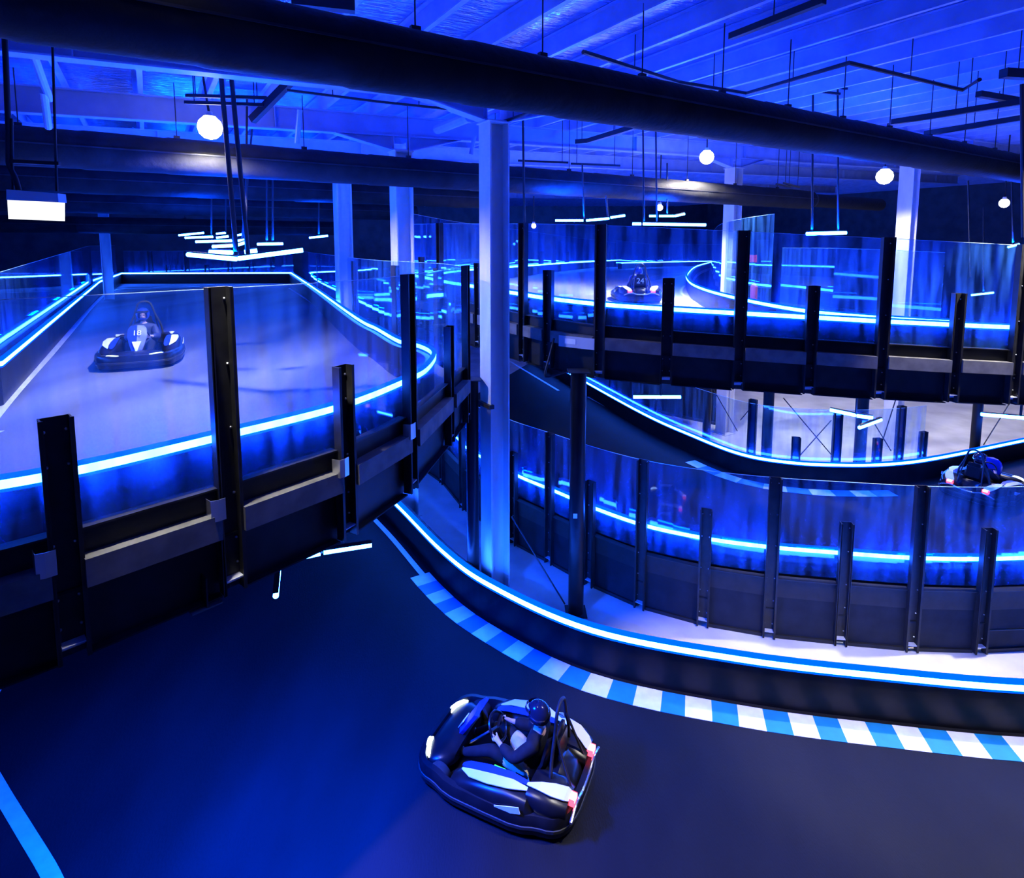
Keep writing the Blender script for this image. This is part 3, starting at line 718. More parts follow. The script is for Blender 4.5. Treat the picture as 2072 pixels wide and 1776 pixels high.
# ================================================================== LIGHT FIXTURES
def stem(x0, y0, x1, y1, Y0, Y1=None): return [gY(x0, y0, Y0), gY(x1, y1, Y1 or Y0)]
def floodlight(x, y, Y, label, power, top=None, r=.12, stemx=None):
    p = gY(x, y, Y); top = top or ZR - .01 + rise(p.x, p.y)
    t = thing('floodlight', label, 'lamp', p, 0, 'white floodlights under the roof')
    obj('housing', MB().lathe([(0, r+.06), (.05, r+.06), (.06, r), (r*.5, r*.92), (0, r*.9)], n=20), M['housing'], t, smooth=True)
    obj('lens', MB().lathe([(0, -r*1.0), (r*.5, -r*.87), (r*.87, -r*.5), (r, 0), (r*.87, r*.5), (r*.5, r*.87), (0, r)], n=20), M['lamp'], t, smooth=True)
    tp = Vector(((stemx if stemx is not None else 0), 0, top - p.z))
    obj('stem', MB().tube([(0,0,r), tp], .02, 8), M['cable'], t)
    light('SPOT', p + Vector((0, 0, -r - .03)), WHITE, power * K_WHITE, .12, (0,0,0), 2.75, t)
    return t
floodlight(425, 258, 10.2, 'white floodlight glaring in front of the second duct at upper left', 2200, r=.2, stemx=-.1)
floodlight(1430, 318, 17.0, 'white floodlight left of the pale column below the big duct', 2200, r=.2)
floodlight(1790, 357, 16.8, 'white floodlight under the big duct beside the right column', 1500, r=.22)
floodlight(2032, 411, 20, 'white floodlight near the right edge', 1500, r=.15)
floodlight(1335, 420, 19, 'small white floodlight above the tube lights in the middle distance', 2200, r=.1)
floodlight(1080, 457, 22, 'tiny white lamp above the clear panels right of the middle column', 300, r=.09, top=8.4)
for x, y, z, tx, ty, lb, pw, cone in ((4.3, 4.9, 9.0, 4.3, 5.2, 'white floodlight over the right foreground, out of frame', 4000, 1.06), (8.7, 9.0, 8.9, 6.9, 8.75, 'white floodlight over the concrete strip, out of frame at right', 4600, .95)):
    t = thing('floodlight', lb, 'lamp', (x, y, z), 0, 'white floodlights under the roof')
    obj('housing', MB().lathe([(0, .16), (.06, .16), (.08, .10), (.15, .07), (.16, 0), (0, 0)], n=16), M['housing'], t)
    obj('lens', MB().lathe([(0, -.08), (.1, -.05), (.15, 0)], n=16), M['lamp'], t)
    obj('stem', MB().tube([(0,0,.16), (0,0,ZR - .01 - z + rise(x, y))], .02, 8), M['cable'], t)
    light('SPOT', (x, y, z - .12), WHITE, pw * K_WHITE, .12, (Vector((tx, ty, 0)) - Vector((x, y, z))).to_track_quat('-Z', 'Y').to_euler(), cone, t)
p = Vector((-2.48, 4.32, 9.2)); tgt = Vector((-2.2, 4.95, 4.4))
t = thing('floodlight', 'white floodlight shining on the left deck edge, out of frame above', 'lamp', p, 0, 'white floodlights under the roof')
obj('housing', MB().lathe([(0, .1), (.1, .08), (.15, -.16), (.14, -.16), (.11, .03), (0, .04)], n=16), M['housing'], t)
obj('lens', MB().lathe([(0, .0), (.10, .0), (.10, .03), (0, .03)], n=16), M['lamp'], t)
obj('stem', MB().tube([(0,0,.08), (0,0,ZR - .01 - p.z + rise(p.x, p.y))], .02, 8), M['cable'], t)
light('SPOT', p + Vector((0, 0, -.18)), WHITE, 2200 * K_WHITE, .1, (tgt - p).to_track_quat('-Z', 'Y').to_euler(), .62, t)

def arrow(bars, label, hang=(), power=0, r=.03, pr=.022, up=.09):
    """bars: list of (p, q); hang: poles (foot, head)"""
    c = sum((p + q for p, q in bars), Vector()) / (2*len(bars))
    t = thing('arrow_light', label, 'light', c, 0, 'blue LED tube fixtures')
    for p, q in bars:
        d = (q - p).normalized()
        tb = obj('tube', MB().tube([p, q], r, 10), M['tube'], t, world=True, smooth=True)
        obj('tray', MB().bar(p + Vector((0,0,r + .012)), q + Vector((0,0,r + .012)), .05, .018), M['black'], tb, world=True)
    for a, b in hang:
        obj('pole', MB().tube([a, b], pr, 10), M['cable'], t, world=True)
    if power:
        p, q = max(bars, key=lambda b_: (b_[1] - b_[0]).length); d = q - p
        light('AREA', (p + q)/2 + Vector((0, 0, up)), BLUE, power * K_BLUE, (d.length, .1), (0 if up < 0 else PI, 0, math.atan2(d.y, d.x)), None, t)  # area lamp added beside the tubes to strengthen the blue wash
    return t
def B(x0, y0, Y0, x1, y1, Y1): return (gY(x0, y0, Y0), gY(x1, y1, Y1))
arrow([B(380, 515, 9.9, 478, 524, 9.5), B(482, 523, 9.5, 613, 506, 9.8), B(424, 510, 10.3, 470, 511, 10.3), B(495, 510, 10.3, 520, 507, 10.4)], 'large arrow shaped blue tube light hanging over the left deck, nearest of its row',
      [(gY(479, 520, 9.55), gY(446, 140, 9.55)), (gY(502, 515, 9.6), gY(468, 155, 9.65))], 1500, r=.037, pr=.038)
arrow([B(430, 499, 11.5, 470, 497, 11.5), B(476, 497, 11.5, 498, 490, 11.7)], 'second arrow light of the row over the left deck', [(gY(497, 488, 11.8), gY(500, 195, 11.8))], 700)
arrow([B(397, 489, 13.5, 468, 487, 13.3), B(477, 488, 13.3, 498, 485, 13.5)], 'third arrow light of the row over the left deck', [(gY(490, 484, 13.5), gY(512, 240, 13.5))], 700)
arrow([B(375, 481, 16, 430, 479, 15.8), B(438, 481, 15.8, 462, 478, 16)], 'fourth arrow light of the row over the left deck', [(gY(428, 478, 16), gY(428, 300, 16))], 700)
arrow([B(362, 476, 18.5, 412, 471, 18.5), B(438, 473, 18.5, 456, 471, 18.5), B(474, 477, 18.5, 490, 474, 18.7)], 'fifth arrow light of the row over the left deck, farthest', [(gY(457, 470, 18.5), gY(457, 330, 18.5))], 700)
arrow([B(521, 494, 13.5, 572, 493, 13.5)], 'single blue tube light just right of the row over the left deck', [(gY(540, 491, 13.5), gY(540, 300, 13.5)), (gY(552, 491, 13.5), gY(552, 300, 13.5))], 600)
arrow([B(626, 481, 18, 663, 477, 18)], 'small blue tube light far away left of the blue lit column', [(gY(645, 477, 18), gY(645, 360, 18))], 500)
arrow([B(1124, 446, 15, 1180, 446, 14.8), B(1187, 446, 14.8, 1232, 442, 15), B(1236, 440, 15.3, 1264, 436, 15.4)], 'bent blue tube light over the right deck, nearest the middle column', [(gY(1182, 442, 14.9), gY(1178, 330, 14.9)), (gY(1230, 440, 15), gY(1226, 395, 15))], 1500)
arrow([B(1280, 453, 14.6, 1297, 453, 14.6), B(1301, 453, 14.6, 1428, 455, 14.6)], 'long straight blue tube light over the right deck', [(gY(1303, 450, 14.6), gY(1301, 255, 14.6)), (gY(1329, 448, 14.8), gY(1327, 255, 14.8))], 1500, r=.035)
arrow([B(1314, 437, 17, 1330, 437, 17), B(1334, 437, 17, 1364, 437, 17), B(1366, 437, 17, 1385, 433, 17.2)], 'small bent blue tube light below the small white floodlight', [(gY(1350, 434, 17), gY(1350, 330, 17))], 700)
arrow([B(1632, 473, 13.2, 1712, 471, 13.2)], 'blue tube light on two rods over the right end of the right deck', [(gY(1643, 468, 13.2), gY(1645, 180, 13.2)), (gY(1696, 468, 13.3), gY(1695, 180, 13.3))], 1500, r=.04)
arrow([B(2040, 500, 16, 2062, 494, 16)], 'short blue tube light at the right edge behind the panels', [(gY(1995, 480, 16), gY(1985, 360, 16))] and [(gY(2050, 494, 16), gY(2046, 330, 16))], 900)
arrow([B(1966, 597, 19, 2010, 592, 19)], 'glowing tube copying a reflection low behind the panels at the right edge', [(gY(1990, 590, 19), gY(1990, 420, 19))], 500)  # glowing tube put in where a reflection shows in the panels
arrow([B(1282, 803, 11.8, 1377, 803, 11.8)], 'straight blue tube light hanging under the left end of the right deck', [(gY(1337, 800, 11.8), Vector((gY(1337, 800, 11.8).x, 11.8, zledR(3) - .72)))], 250, r=.035, up=-.2)
arrow([B(1680, 829, 11.7, 1732, 840, 11.4), B(1734, 841, 11.4, 1766, 845, 11.3), B(1782, 849, 11.2, 1739, 865, 10.8)], 'arrow shaped blue tube light hanging under the right deck above the crossed rods', [(gY(1732, 838, 11.4), Vector((gY(1732, 838, 11.4).x, 11.4, zledR(6.5) - .72)))], 250, r=.035, up=-.2)
arrow([B(1985, 838, 11.8, 2080, 846, 11.5)], 'blue tube light hanging under the right deck at the right frame edge', [(gY(2065, 842, 11.55), Vector((gY(2065, 842, 11.55).x, 11.55, zledR(10) - .72)))], 250, r=.035, up=-.2)
q = [gz(x, y, 3.3) for x, y in ((752, 1102), (655, 1117), (648, 1119), (607, 1128), (600, 1129), (568, 1131), (565, 1135), (558, 1206))]
arrow([(q[0], q[1]), (q[2], q[3]), (q[4], q[5]), (q[6], q[7])], 'arrow shaped blue tube light hanging below the left deck over the foreground track', [(q[2], q[2] + Vector((0, 0, .83)))], 5500, r=.026, up=-.1)

# up-facing area lamps added over the LED strips to wash the roof blue
def added_wash_lights(path, every, power, dz=.10, lo=-30, hi=2200):
    acc = every/2
    for i in range(1, len(path) - 1):
        acc += (path[i] - path[i-1]).length
        if acc >= every:
            acc = 0; p = path[i] + Vector((0, 0, dz)); d = path[i+1] - path[i-1]
            if p.y > 2 and lo < proj(p)[0] < hi: light('AREA', p, BLUE, power*K_BLUE, (1.0, .05), (PI, 0, math.atan2(d.y, d.x)))
added_wash_lights(Fc, 1.8, 90)
added_wash_lights(setz(Bled, ZB), 2.2, 60)
added_wash_lights(Lled[4:], 1.8, 140)
added_wash_lights(lf, 3.0, 200)
added_wash_lights(setz(Rled, zledR), 1.8, 200)
added_wash_lights(isl, 3.0, 200)
added_wash_lights(farb, 4.0, 150)

# ================================================================== CONDUITS, FRAMES, SIGN
def conduit(px, z, r, label, sq=False, name='conduit', cat='conduit', drops=()):
    pts = [gz(x, y, z) for x, y in px]
    t = thing(name, label, cat, pts[0])
    if sq:
        mb = MB()
        for a, b in zip(pts, pts[1:]): mb.bar(a, b, r*2, r*2)
        obj('run', mb, M['cable'], t, world=True)
    else: obj('run', MB().tube(pts, r, 8), M['cable'], t, world=True)
    for a, b in zip(pts, pts[1:]):
        k = max(1, int((b - a).length/2))
        for j in range(k):
            p = a.lerp(b, (j + .5)/k); obj('hanger', MB().tube([p, Vector((p.x, p.y, ZT + .25 + rise(p.x, p.y)))], .008, 6), M['cable'], t, world=True)
    return t
conduit([(1180, 105), (1372, 166), (1510, 189), (1718, 127), (1948, 182), (1982, 161)], 9.32, .035, 'black conduit zigzagging below the roof at upper right')
conduit([(1478, 74), (1668, 0)], 9.35, .04, 'straight black conduit below the roof at the top edge', True)
conduit([(590, 0), (718, 14)], 9.3, .06, 'black bar below the roof at the top left edge', True)
conduit([(580, 182), (760, 205), (930, 223)], 8.9, .022, 'thin dark conduit left of the middle column below the big duct')
conduit([(1805, 247), (2085, 203)], 8.95, .05, 'dark square conduit at right below the roof, upper of the pair', True)
conduit([(1872, 270), (2085, 236)], 8.9, .05, 'dark square conduit at right below the roof, lower of the pair', True)
conduit([(1165, 287), (1190, 285), (1302, 251)], 8.95, .05, 'dark conduit with a bent end right of the middle column', True)
conduit([(1018, 246), (1060, 232), (1075, 225)], 8.8, .03, 'short bent conduit just right of the middle column head')
conduit([(1980, 190), (2075, 206)], 9.2, .05, 'dark bar at the right edge holding hanging poles', True)
conduit([(2030, 148), (2090, 152)], 9.3, .07, 'thick dark bar cut by the right frame edge', True)
def frame(bars, Y, label):
    t = thing('hanging_channels', label, 'channels', gY(bars[0][0], bars[0][1], Y), 0, 'black channel frames below the roof')
    for x0, y0, x1, y1 in bars:
        b = MB(); b.bar(gY(x0, y0, Y), gY(x1, y1, Y), .05, .05); obj('channel', b, M['cable'], t, world=True)
        for x, y in ((x0 + (x1-x0)*.12, y0 + (y1-y0)*.12), (x0 + (x1-x0)*.88, y0 + (y1-y0)*.88)):
            p = gY(x, y, Y)
            if p.z < ZT: obj('hanger', MB().tube([p, Vector((p.x, p.y, ZT + .25 + rise(p.x, p.y)))], .009, 6), M['cable'], t, world=True)
    return t
frame([(376, 193, 540, 198), (374, 207, 534, 212)], 9.75, 'black twin channel frame behind the white floodlight at upper left')
frame([(1620, 181, 1700, 190), (1650, 168, 1726, 182)], 13.2, 'black channel frame above the big duct at upper right')
frame([(1048, 325, 1150, 329), (1155, 331, 1255, 335)], 15.5, 'black channel frame between the two ducts right of the middle column')
frame([(1570, 372, 1600, 378), (1585, 370, 1618, 379)], 19, 'small black frame above the lit end of the second duct')
tag(obj('hanging_pole', MB().tube([gY(1058, 232, 13), gY(1061, 455, 13)], .025, 8), M['cable'], base=True), 'thin dark pole hanging right of the middle column', 'pole')
tag(obj('hanging_pole', MB().tube([gY(2068, 170, 9.5), gY(2071, 480, 9.5)], .03, 8), M['cable'], base=True), 'dark pole hanging at the right frame edge', 'pole')
tag(obj('hanging_pole', MB().tube([gY(1959, 365, 15), gY(1964, 560, 15)], .02, 8), M['cable'], base=True), 'thin pole hanging left of the small floodlight at the right', 'pole')
tag(obj('dark_beam', MB().bar(gY(592, 160, 9.6), gY(510, 243, 9.9), .10, .12), M['cable'], base=True), 'dark diagonal beam right of the twin channel frame', 'beam')
# hanging sign box at upper left
Ys = 5.0
t = thing('sign_box', 'glowing white sign box hanging at the left edge', 'sign', gY(72, 445, Ys))
c0, c1 = gY(21, 384, Ys), gY(124, 392, Ys); d0, d1 = gY(21, 405, Ys), gY(126, 410, Ys); e0, e1 = gY(23, 443, Ys), gY(126, 447, Ys)
def slab(a, b, c, d, y0, y1):
    return MB().loft([[Vector((p.x, p.y + y, p.z)) for p in (a, b, c, d)] for y in (y0, y1)])
obj('case', slab(c0, c1, d1, d0, -.04, .05), M['housing'], t, world=True)
obj('face', slab(d0, d1, e1, e0, -.03, .03), M['signface'], t, world=True, label='blank glowing face')
obj('crossbar', MB().bar(gY(18, 326, Ys), gY(121, 331, Ys), .03, .03), M['cable'], t, world=True)
obj('cable', MB().tube(spline([gY(8, 40, Ys), gY(14, 180, Ys), gY(17, 270, Ys), gY(18, 330, Ys), gY(30, 358, Ys), gY(38, 385, Ys)], 4), .022, 10), M['cable'], t, world=True, smooth=True)
for a, b in (((24, 240), (26, 385)), ((106, 80), (115, 387))):
    obj('rod', MB().tube([gY(*a, Ys), gY(*b, Ys)], .010, 8), M['black'], t, world=True)
rp = gY(106, 80, Ys); obj('rod', MB().tube([rp, Vector((rp.x, rp.y, ZT + .25 + rise(rp.x, rp.y)))], .006, 8), M['black'], t, world=True)
rp = gY(8, 40, Ys); obj('cable', MB().tube([rp, Vector((rp.x, rp.y, ZT + .25 + rise(rp.x, rp.y)))], .022, 8), M['cable'], t, world=True)
# fire extinguisher and red sign on the far post of the right deck
fp = gY(1526, 560, 19.0)
xp = gY(1526, 580, 19.0)
t = thing('fire_extinguisher', 'red fire extinguisher standing behind the clear panels of the right deck', 'extinguisher', (xp.x, xp.y, zledR(xp.x) - .5))
obj('cylinder', MB().lathe([(0, 0), (.10, 0), (.11, .04), (.11, .52), (.07, .60), (.03, .63), (0, .63)], n=16), M['red'], t, smooth=True)
obj('valve', MB().lathe([(0, .63), (.03, .63), (.03, .70), (0, .72)], n=10), M['black'], t)
t = thing('red_sign', 'small red sign plate on a stand above the fire extinguisher', 'sign', (xp.x, xp.y + .2, zledR(xp.x) - .5))
sz = gY(1527, 523, 19.2).z - (zledR(xp.x) - .5)
obj('plate', MB().box((-.13, -.01, sz - .12), (.13, .01, sz + .12)), M['red'], t)
obj('stand', MB().box((-.02, .01, 0), (.02, .04, sz)), M['black'], t)
# ================================================================== KARTS
def srect(hx, hy, n=2.6, k=28, cx=0, cy=0):
    out = []
    for i in range(k):
        t = 2*PI*i/k; c, s = math.cos(t), math.sin(t)
        out.append((cx + hx*math.copysign(abs(c)**(2/n), c), cy + hy*math.copysign(abs(s)**(2/n), s)))
    return out
def text_mesh(body, size, depth=.006):
    cu = bpy.data.curves.new('digits', 'FONT'); cu.body = body; cu.size = size; cu.extrude = depth/2; cu.align_x = 'CENTER'; cu.align_y = 'CENTER'
    o = bpy.data.objects.new('digits', cu); C.objects.link(o)
    bpy.context.view_layer.update()
    me = bpy.data.meshes.new_from_object(o.evaluated_get(bpy.context.evaluated_depsgraph_get()))
    bpy.data.objects.remove(o); bpy.data.curves.remove(cu); me.name = 'digits'; return me
def slopes(pts, w, t):        # strip on a path with local width (list), thickness t, lying roughly flat
    r = []
    for (p, wd) in zip(pts, w):
        p = Vector(p); r.append([p + Vector((-wd/2, 0, 0)), p + Vector((wd/2, 0, 0)), p + Vector((wd/2, 0, t)), p + Vector((-wd/2, 0, t))])
    return MB().loft(r)
def pod(s):                   # side pod: loft of cross-sections along y
    rings = []
    for y, xi, xo, zb, zt in ((-.58, .40, .60, .12, .30), (-.50, .36, .655, .08, .40), (-.25, .33, .675, .07, .42), (.05, .34, .675, .07, .38), (.30, .38, .66, .07, .33), (.42, .44, .62, .10, .26)):
        pts = srect((xo - xi)/2, (zt - zb)/2, 3.2, 16, (xo + xi)/2, (zb + zt)/2)
        rings.append([Vector((s*x, y, z)) for x, z in pts])
    return MB().loft(rings)
_kart = {}
def kart_parts():
    if _kart: return _kart
    K = _kart
    ring = srect(.66, .93, 4.0, 48)
    path = [Vector((x, y*(1.0), .17)) for x, y in ring]
    sc = []
    for p in path:                                     # scalloped flanks between the wheels
        k = 1 - .07*math.exp(-((abs(p.y) - .62)/.14)**2) if abs(p.x) > .5 else 1
        sc.append(Vector((p.x*k, p.y, p.z)))
    prof = [(.0, -.13), (.035, -.11), (.045, -.02), (.045, .06), (.025, .10), (-.03, .11), (-.05, .06), (-.05, -.12)]
    K['bumper'] = MB().sweep(sc, prof, closed=True).mesh('bumper', M['kblack'], smooth=True)
    K['rubber_strip'] = MB().sweep([Vector((p.x, p.y, .145)) for p in sc], [(.044, -.02), (.054, -.015), (.054, .015), (.044, .02)], closed=True).mesh('rubber_strip', M['tyre'])
    K['floor_pan'] = MB().poly(srect(.60, .86, 4.0, 32), .05, .075).mesh('floor_pan', M['kblack'])
    # nose cone
    rings = []
    for y, hw, zb, zt in ((.93, .38, .10, .20), (.86, .46, .08, .27), (.72, .50, .08, .31), (.58, .44, .10, .31), (.52, .34, .12, .28)):
        rings.append([Vector((x, y, z)) for x, z in srect(hw, (zt - zb)/2, 3.0, 24, 0, (zt + zb)/2)])
    K['nose'] = MB().loft(rings).mesh('nose', M['kblack'], smooth=True)
    for s, nm in ((-1, 'l'), (1, 'r')):
        hl = []
        for a, hw, hh in ((-.15, .012, .010), (-.11, .03, .034), (-.04, .04, .046), (.04, .04, .048), (.11, .03, .038), (.15, .012, .012)):
            cx_ = s*(.31 + a); cy_ = .915 - .35*(.31 + a - .16)**2*4; cz_ = .235 + .06*(a + .15)
            hl.append([Vector((cx_, cy_ + hw*math.cos(t), cz_ + hh*math.sin(t))) for t in [2*PI*i/12 for i in range(12)]])
        K['head' + nm] = MB().loft(hl).mesh('headlight', M['headlight'], smooth=True)
    # number shield in front of the wheel
    rings = []
    for y, hw, z, th in ((.62, .07, .28, .05), (.54, .12, .40, .05), (.44, .16, .56, .05), (.36, .15, .68, .05), (.33, .11, .73, .04)):
        rings.append([Vector((-hw, y, z)), Vector((0, y + .03, z + .02)), Vector((hw, y, z)), Vector((hw*.9, y - th, z)), Vector((-hw*.9, y - th, z))])
    K['shield'] = MB().loft(rings).mesh('number_shield', M['kblue'])
    K['shield_stripe'] = MB().loft([[Vector((-a, y, z)), Vector((a, y, z)), Vector((a, y - .01, z)), Vector((-a, y - .01, z))] for a, y, z in ((.012, .665, .30), (.05, .595, .41), (.075, .555, .47))]).mesh('shield_stripe', M['kwhite'])
    for s, nm in ((-1, 'l'), (1, 'r')):
        K['pod' + nm] = pod(s).mesh('side_pod', M['kblack'], smooth=True)
        K['podblue' + nm] = slopes([(s*.44, y, z) for y, z in ((-.46, .425), (-.25, .432), (.02, .402), (.26, .352), (.34, .325))], [.05, .09, .10, .09, .04], .006).mesh('blue_flash', M['kblue'])
        K['podwhite' + nm] = slopes([(s*x, y, z) for x, y, z in ((.50, -.50, .418), (.54, -.30, .437), (.56, -.05, .415), (.55, .18, .376), (.50, .32, .333))], [.03, .12, .13, .10, .02], .008).mesh('white_flash', M['kwhite'])
        side = MB()
        for (y0, z0, y1, z1, wd) in ((-.46, .33, -.18, .24, .07), (-.10, .22, .20, .20, .05)):
            side.bar((s*.678, y0, z0), (s*.684, y1, z1), .008, wd, up=(0, 0, 1))
        K['sideflash' + nm] = side.mesh('side_flash', M['kwhite'])
        # rear cover, one shoulder each side carrying a tail lamp
        rings = []
        for y, xi, xo, zb, zt in ((-.48, .20, .58, .28, .44), (-.62, .16, .60, .22, .46), (-.78, .12, .57, .20, .42), (-.90, .16, .50, .22, .36)):
            rings.append([Vector((s*x, y, z)) for x, z in srect((xo - xi)/2, (zt - zb)/2, 3.0, 18, (xo + xi)/2, (zt + zb)/2)])
        K['rear' + nm] = MB().loft(rings).mesh('rear_cover', M['kblack'], smooth=True)
        K['rearwhite' + nm] = slopes([(s*x, y, z) for x, y, z in ((.47, -.46, .446), (.46, -.60, .468), (.42, -.74, .444), (.36, -.86, .397), (.34, -.90, .368))], [.03, .10, .16, .17, .13], .008).mesh('white_flash', M['kwhite'])
        K['tail' + nm] = MB().box((s*.33 - .06, -.955, .31), (s*.33 + .06, -.885, .375)).mesh('tail_lamp', M['taillight'])
        K['tailcore' + nm] = MB().box((s*.33 - .045, -.958, .345), (s*.33 + .045, -.89, .379)).mesh('lamp_core', M['tailcore'])
    rb = []
    for x, z in ((-.50, .24), (-.30, .30), (-.12, .255), (.12, .255), (.30, .30), (.50, .24)): rb.append(Vector((x, -.96, z)))
    K['rear_bar'] = MB().tube(spline(rb, 4), .018, 8).mesh('rear_bar', M['chrome'], smooth=True)
    # engine cover, seat
    rings = [[Vector((x, y, z)) for x, z in srect(hw, (zt - .08)/2, 3, 20, 0, (zt + .08)/2)] for y, hw, zt in ((-.62, .22, .40), (-.70, .24, .44), (-.82, .20, .38), (-.88, .14, .28))]
    K['engine'] = MB().loft(rings).mesh('engine_cover', M['kblack'], smooth=True)
    seat = MB()
    rings = []
    for y, z, hw in ((.02, .13, .17), (-.10, .11, .19), (-.28, .10, .20), (-.42, .14, .21), (-.50, .28, .22), (-.56, .48, .22), (-.60, .66, .19), (-.61, .72, .13)):
        ring_ = []
        for j in range(7):
            a = -1 + j/3; lift = .13*a*a*(.6 if z > .4 else 1)
            ring_.append(Vector((a*hw, y + (lift*.7 if z > .25 else 0), z + (lift if z <= .25 else 0))))
        back = [v + Vector((0, -.025 if v.z > .3 else -.008, -.02)) for v in reversed(ring_)]
        rings.append(ring_ + back)
    K['seat'] = seat.loft(rings).mesh('seat', M['kblack'], smooth=True)
    hoop = [Vector(p) for p in ((-.30, -.66, .40), (-.27, -.66, .62), (-.18, -.66, .84), (-.13, -.66, 1.01), (-.09, -.66, 1.08), (0, -.66, 1.11), (.09, -.66, 1.08), (.13, -.66, 1.01), (.18, -.66, .84), (.27, -.66, .62), (.30, -.66, .40))]
    K['roll_bar'] = MB().tube(spline(hoop, 4), .020, 10).mesh('roll_bar', M['black'], smooth=True)
    K['stays'] = MB().tube([(-.17, -.66, .86), (-.22, -.86, .36)], .014, 8).tube([(.17, -.66, .86), (.22, -.86, .36)], .014, 8).mesh('bar_stay', M['black'])
    K['headrest'] = MB().loft([[Vector((x, y, z)) for x, z in srect(.12, .05, 4, 20, 0, .77)] for y in (-.67, -.64)]).mesh('headrest', M['kblack'])
    K['plate'] = MB().box((-.12, -.70, .50), (.12, -.685, .74)).mesh('number_plate', M['kblack'])
    tor = [Vector((.15*math.cos(t), .15*math.sin(t)*.55, .15*math.sin(t)*.83)) + Vector((0, .12, .52)) for t in [2*PI*i/24 for i in range(24)]]
    K['wheel'] = MB().tube(tor, .016, 8, closed=True).mesh('steering_wheel', M['kblack'], smooth=True)
    sp = MB()
    for t in (PI*.1, PI*.9, PI*1.5): sp.bar((0, .12, .52), (.14*math.cos(t), .12 + .14*math.sin(t)*.55, .52 + .14*math.sin(t)*.83), .03, .008)
    K['spokes'] = sp.mesh('spokes', M['kblack'])
    K['column'] = MB().tube([(0, .12, .515), (0, .50, .16)], .014, 8).mesh('steering_column', M['chrome'])
    tyre = MB().lathe([(.05, -.07), (.10, -.075), (.128, -.06), (.135, 0), (.128, .06), (.10, .075), (.05, .07)], n=24, axis='x')
    K['tyre'] = tyre.mesh('wheel', M['tyre'], smooth=True)
    K['rim'] = MB().lathe([(0, -.05), (.06, -.055), (.085, -.076), (.085, .076), (.06, .055), (0, .05)], n=16, axis='x').mesh('rim', M['chrome'])
    K['pedal'] = MB().obox((0, 0, 0), (.03, 0, 0), (0, .012, 0), (0, 0, .06)).mesh('pedal', M['chrome'])
    return K
def kart(loc, fwd, label, number=None, front=True, green=False):
    rz = math.atan2(fwd[1], fwd[0]) - PI/2
    t = thing('go_kart', label, 'go-kart', loc, rz, 'racing karts'); K = kart_parts()
    b = link('bumper', K['bumper'], t); link('rubber_strip', K['rubber_strip'], b); link('floor_pan', K['floor_pan'], t)
    nose = link('nose', K['nose'], t)
    sh = link('number_shield', K['shield'], t); link('shield_stripe', K['shield_stripe'], sh)
    for s in 'lr':
        link('headlight', K['head' + s], nose)
        p = link('side_pod', K['pod' + s], t); link('blue_flash', K['podblue' + s], p); link('white_flash', K['podwhite' + s], p); link('side_flash', K['sideflash' + s], p)
        r = link('rear_cover', K['rear' + s], t); link('white_flash', K['rearwhite' + s], r); link('tail_lamp', K['tail' + s], r); link('lamp_core', K['tailcore' + s], r)
    for nm in ('rear_bar', 'engine', 'seat', 'roll_bar', 'stays', 'column'): link(K[nm].name.split('.')[0], K[nm], t)
    link('headrest', K['headrest'], t); pl = link('number_plate', K['plate'], t)
    wv = link('steering_wheel', K['wheel'], t); link('spokes', K['spokes'], wv)
    for x, y in ((-.52, .62), (.52, .62), (-.52, -.62), (.52, -.62)):
        q = link('wheel', K['tyre'], t, (x, y, .136)); link('rim', K['rim'], q)
    for x in (-.16, .16): link('pedal', K['pedal'], t, (x, .66, .16))
    if number:
        me = text_mesh(number, .15); me.materials.clear(); me.materials.append(M['kwhite'])
        if front: link('digits', me, sh, (0, .47, .615), (math.radians(55), 0, PI))
        else:
            me2 = text_mesh(number, .22); me2.materials.clear(); me2.materials.append(M['kwhite']); link('digits', me2, pl, (0, -.705, .62), (PI/2, 0, 0))
    if green:
        g = MB().box((-.30, -.12, .30), (-.285, .02, .315)); link('status_light', g.mesh('status_light', M['green']), t, label) if False else obj('status_light', g, M['green'], t, label='small green status light')
    return t

# ================================================================== DRIVERS
def skin_mesh(name, joints, edges, mats, sub=2, root=None):
    """joints: {key: (pos, radius or (rx, ry))}; one continuous surface grown over the joints"""
    keys = list(joints); idx = {k: i for i, k in enumerate(keys)}
    me = bpy.data.meshes.new(name); me.from_pydata([joints[k][0] for k in keys], [(idx[a], idx[b]) for a, b in edges], [])
    o = bpy.data.objects.new(name, me); C.objects.link(o)
    md = o.modifiers.new('skin', 'SKIN'); md.use_smooth_shade = True; md.branch_smoothing = .6
    for i, k in enumerate(keys):
        r = joints[k][1]; r = r if isinstance(r, tuple) else (r, r)
        o.data.skin_vertices[0].data[i].radius = r
        o.data.skin_vertices[0].data[i].use_root = (k == (root or keys[0]))
    sb = o.modifiers.new('sub', 'SUBSURF'); sb.levels = sub; sb.render_levels = sub
    bpy.context.view_layer.update()
    m2 = bpy.data.meshes.new_from_object(o.evaluated_get(bpy.context.evaluated_depsgraph_get())); m2.name = name
    bpy.data.objects.remove(o); bpy.data.meshes.remove(me)
    m2.materials.clear()
    for m in mats: m2.materials.append(m)
    for p in m2.polygons: p.use_smooth = True
    return m2
_drv = {}
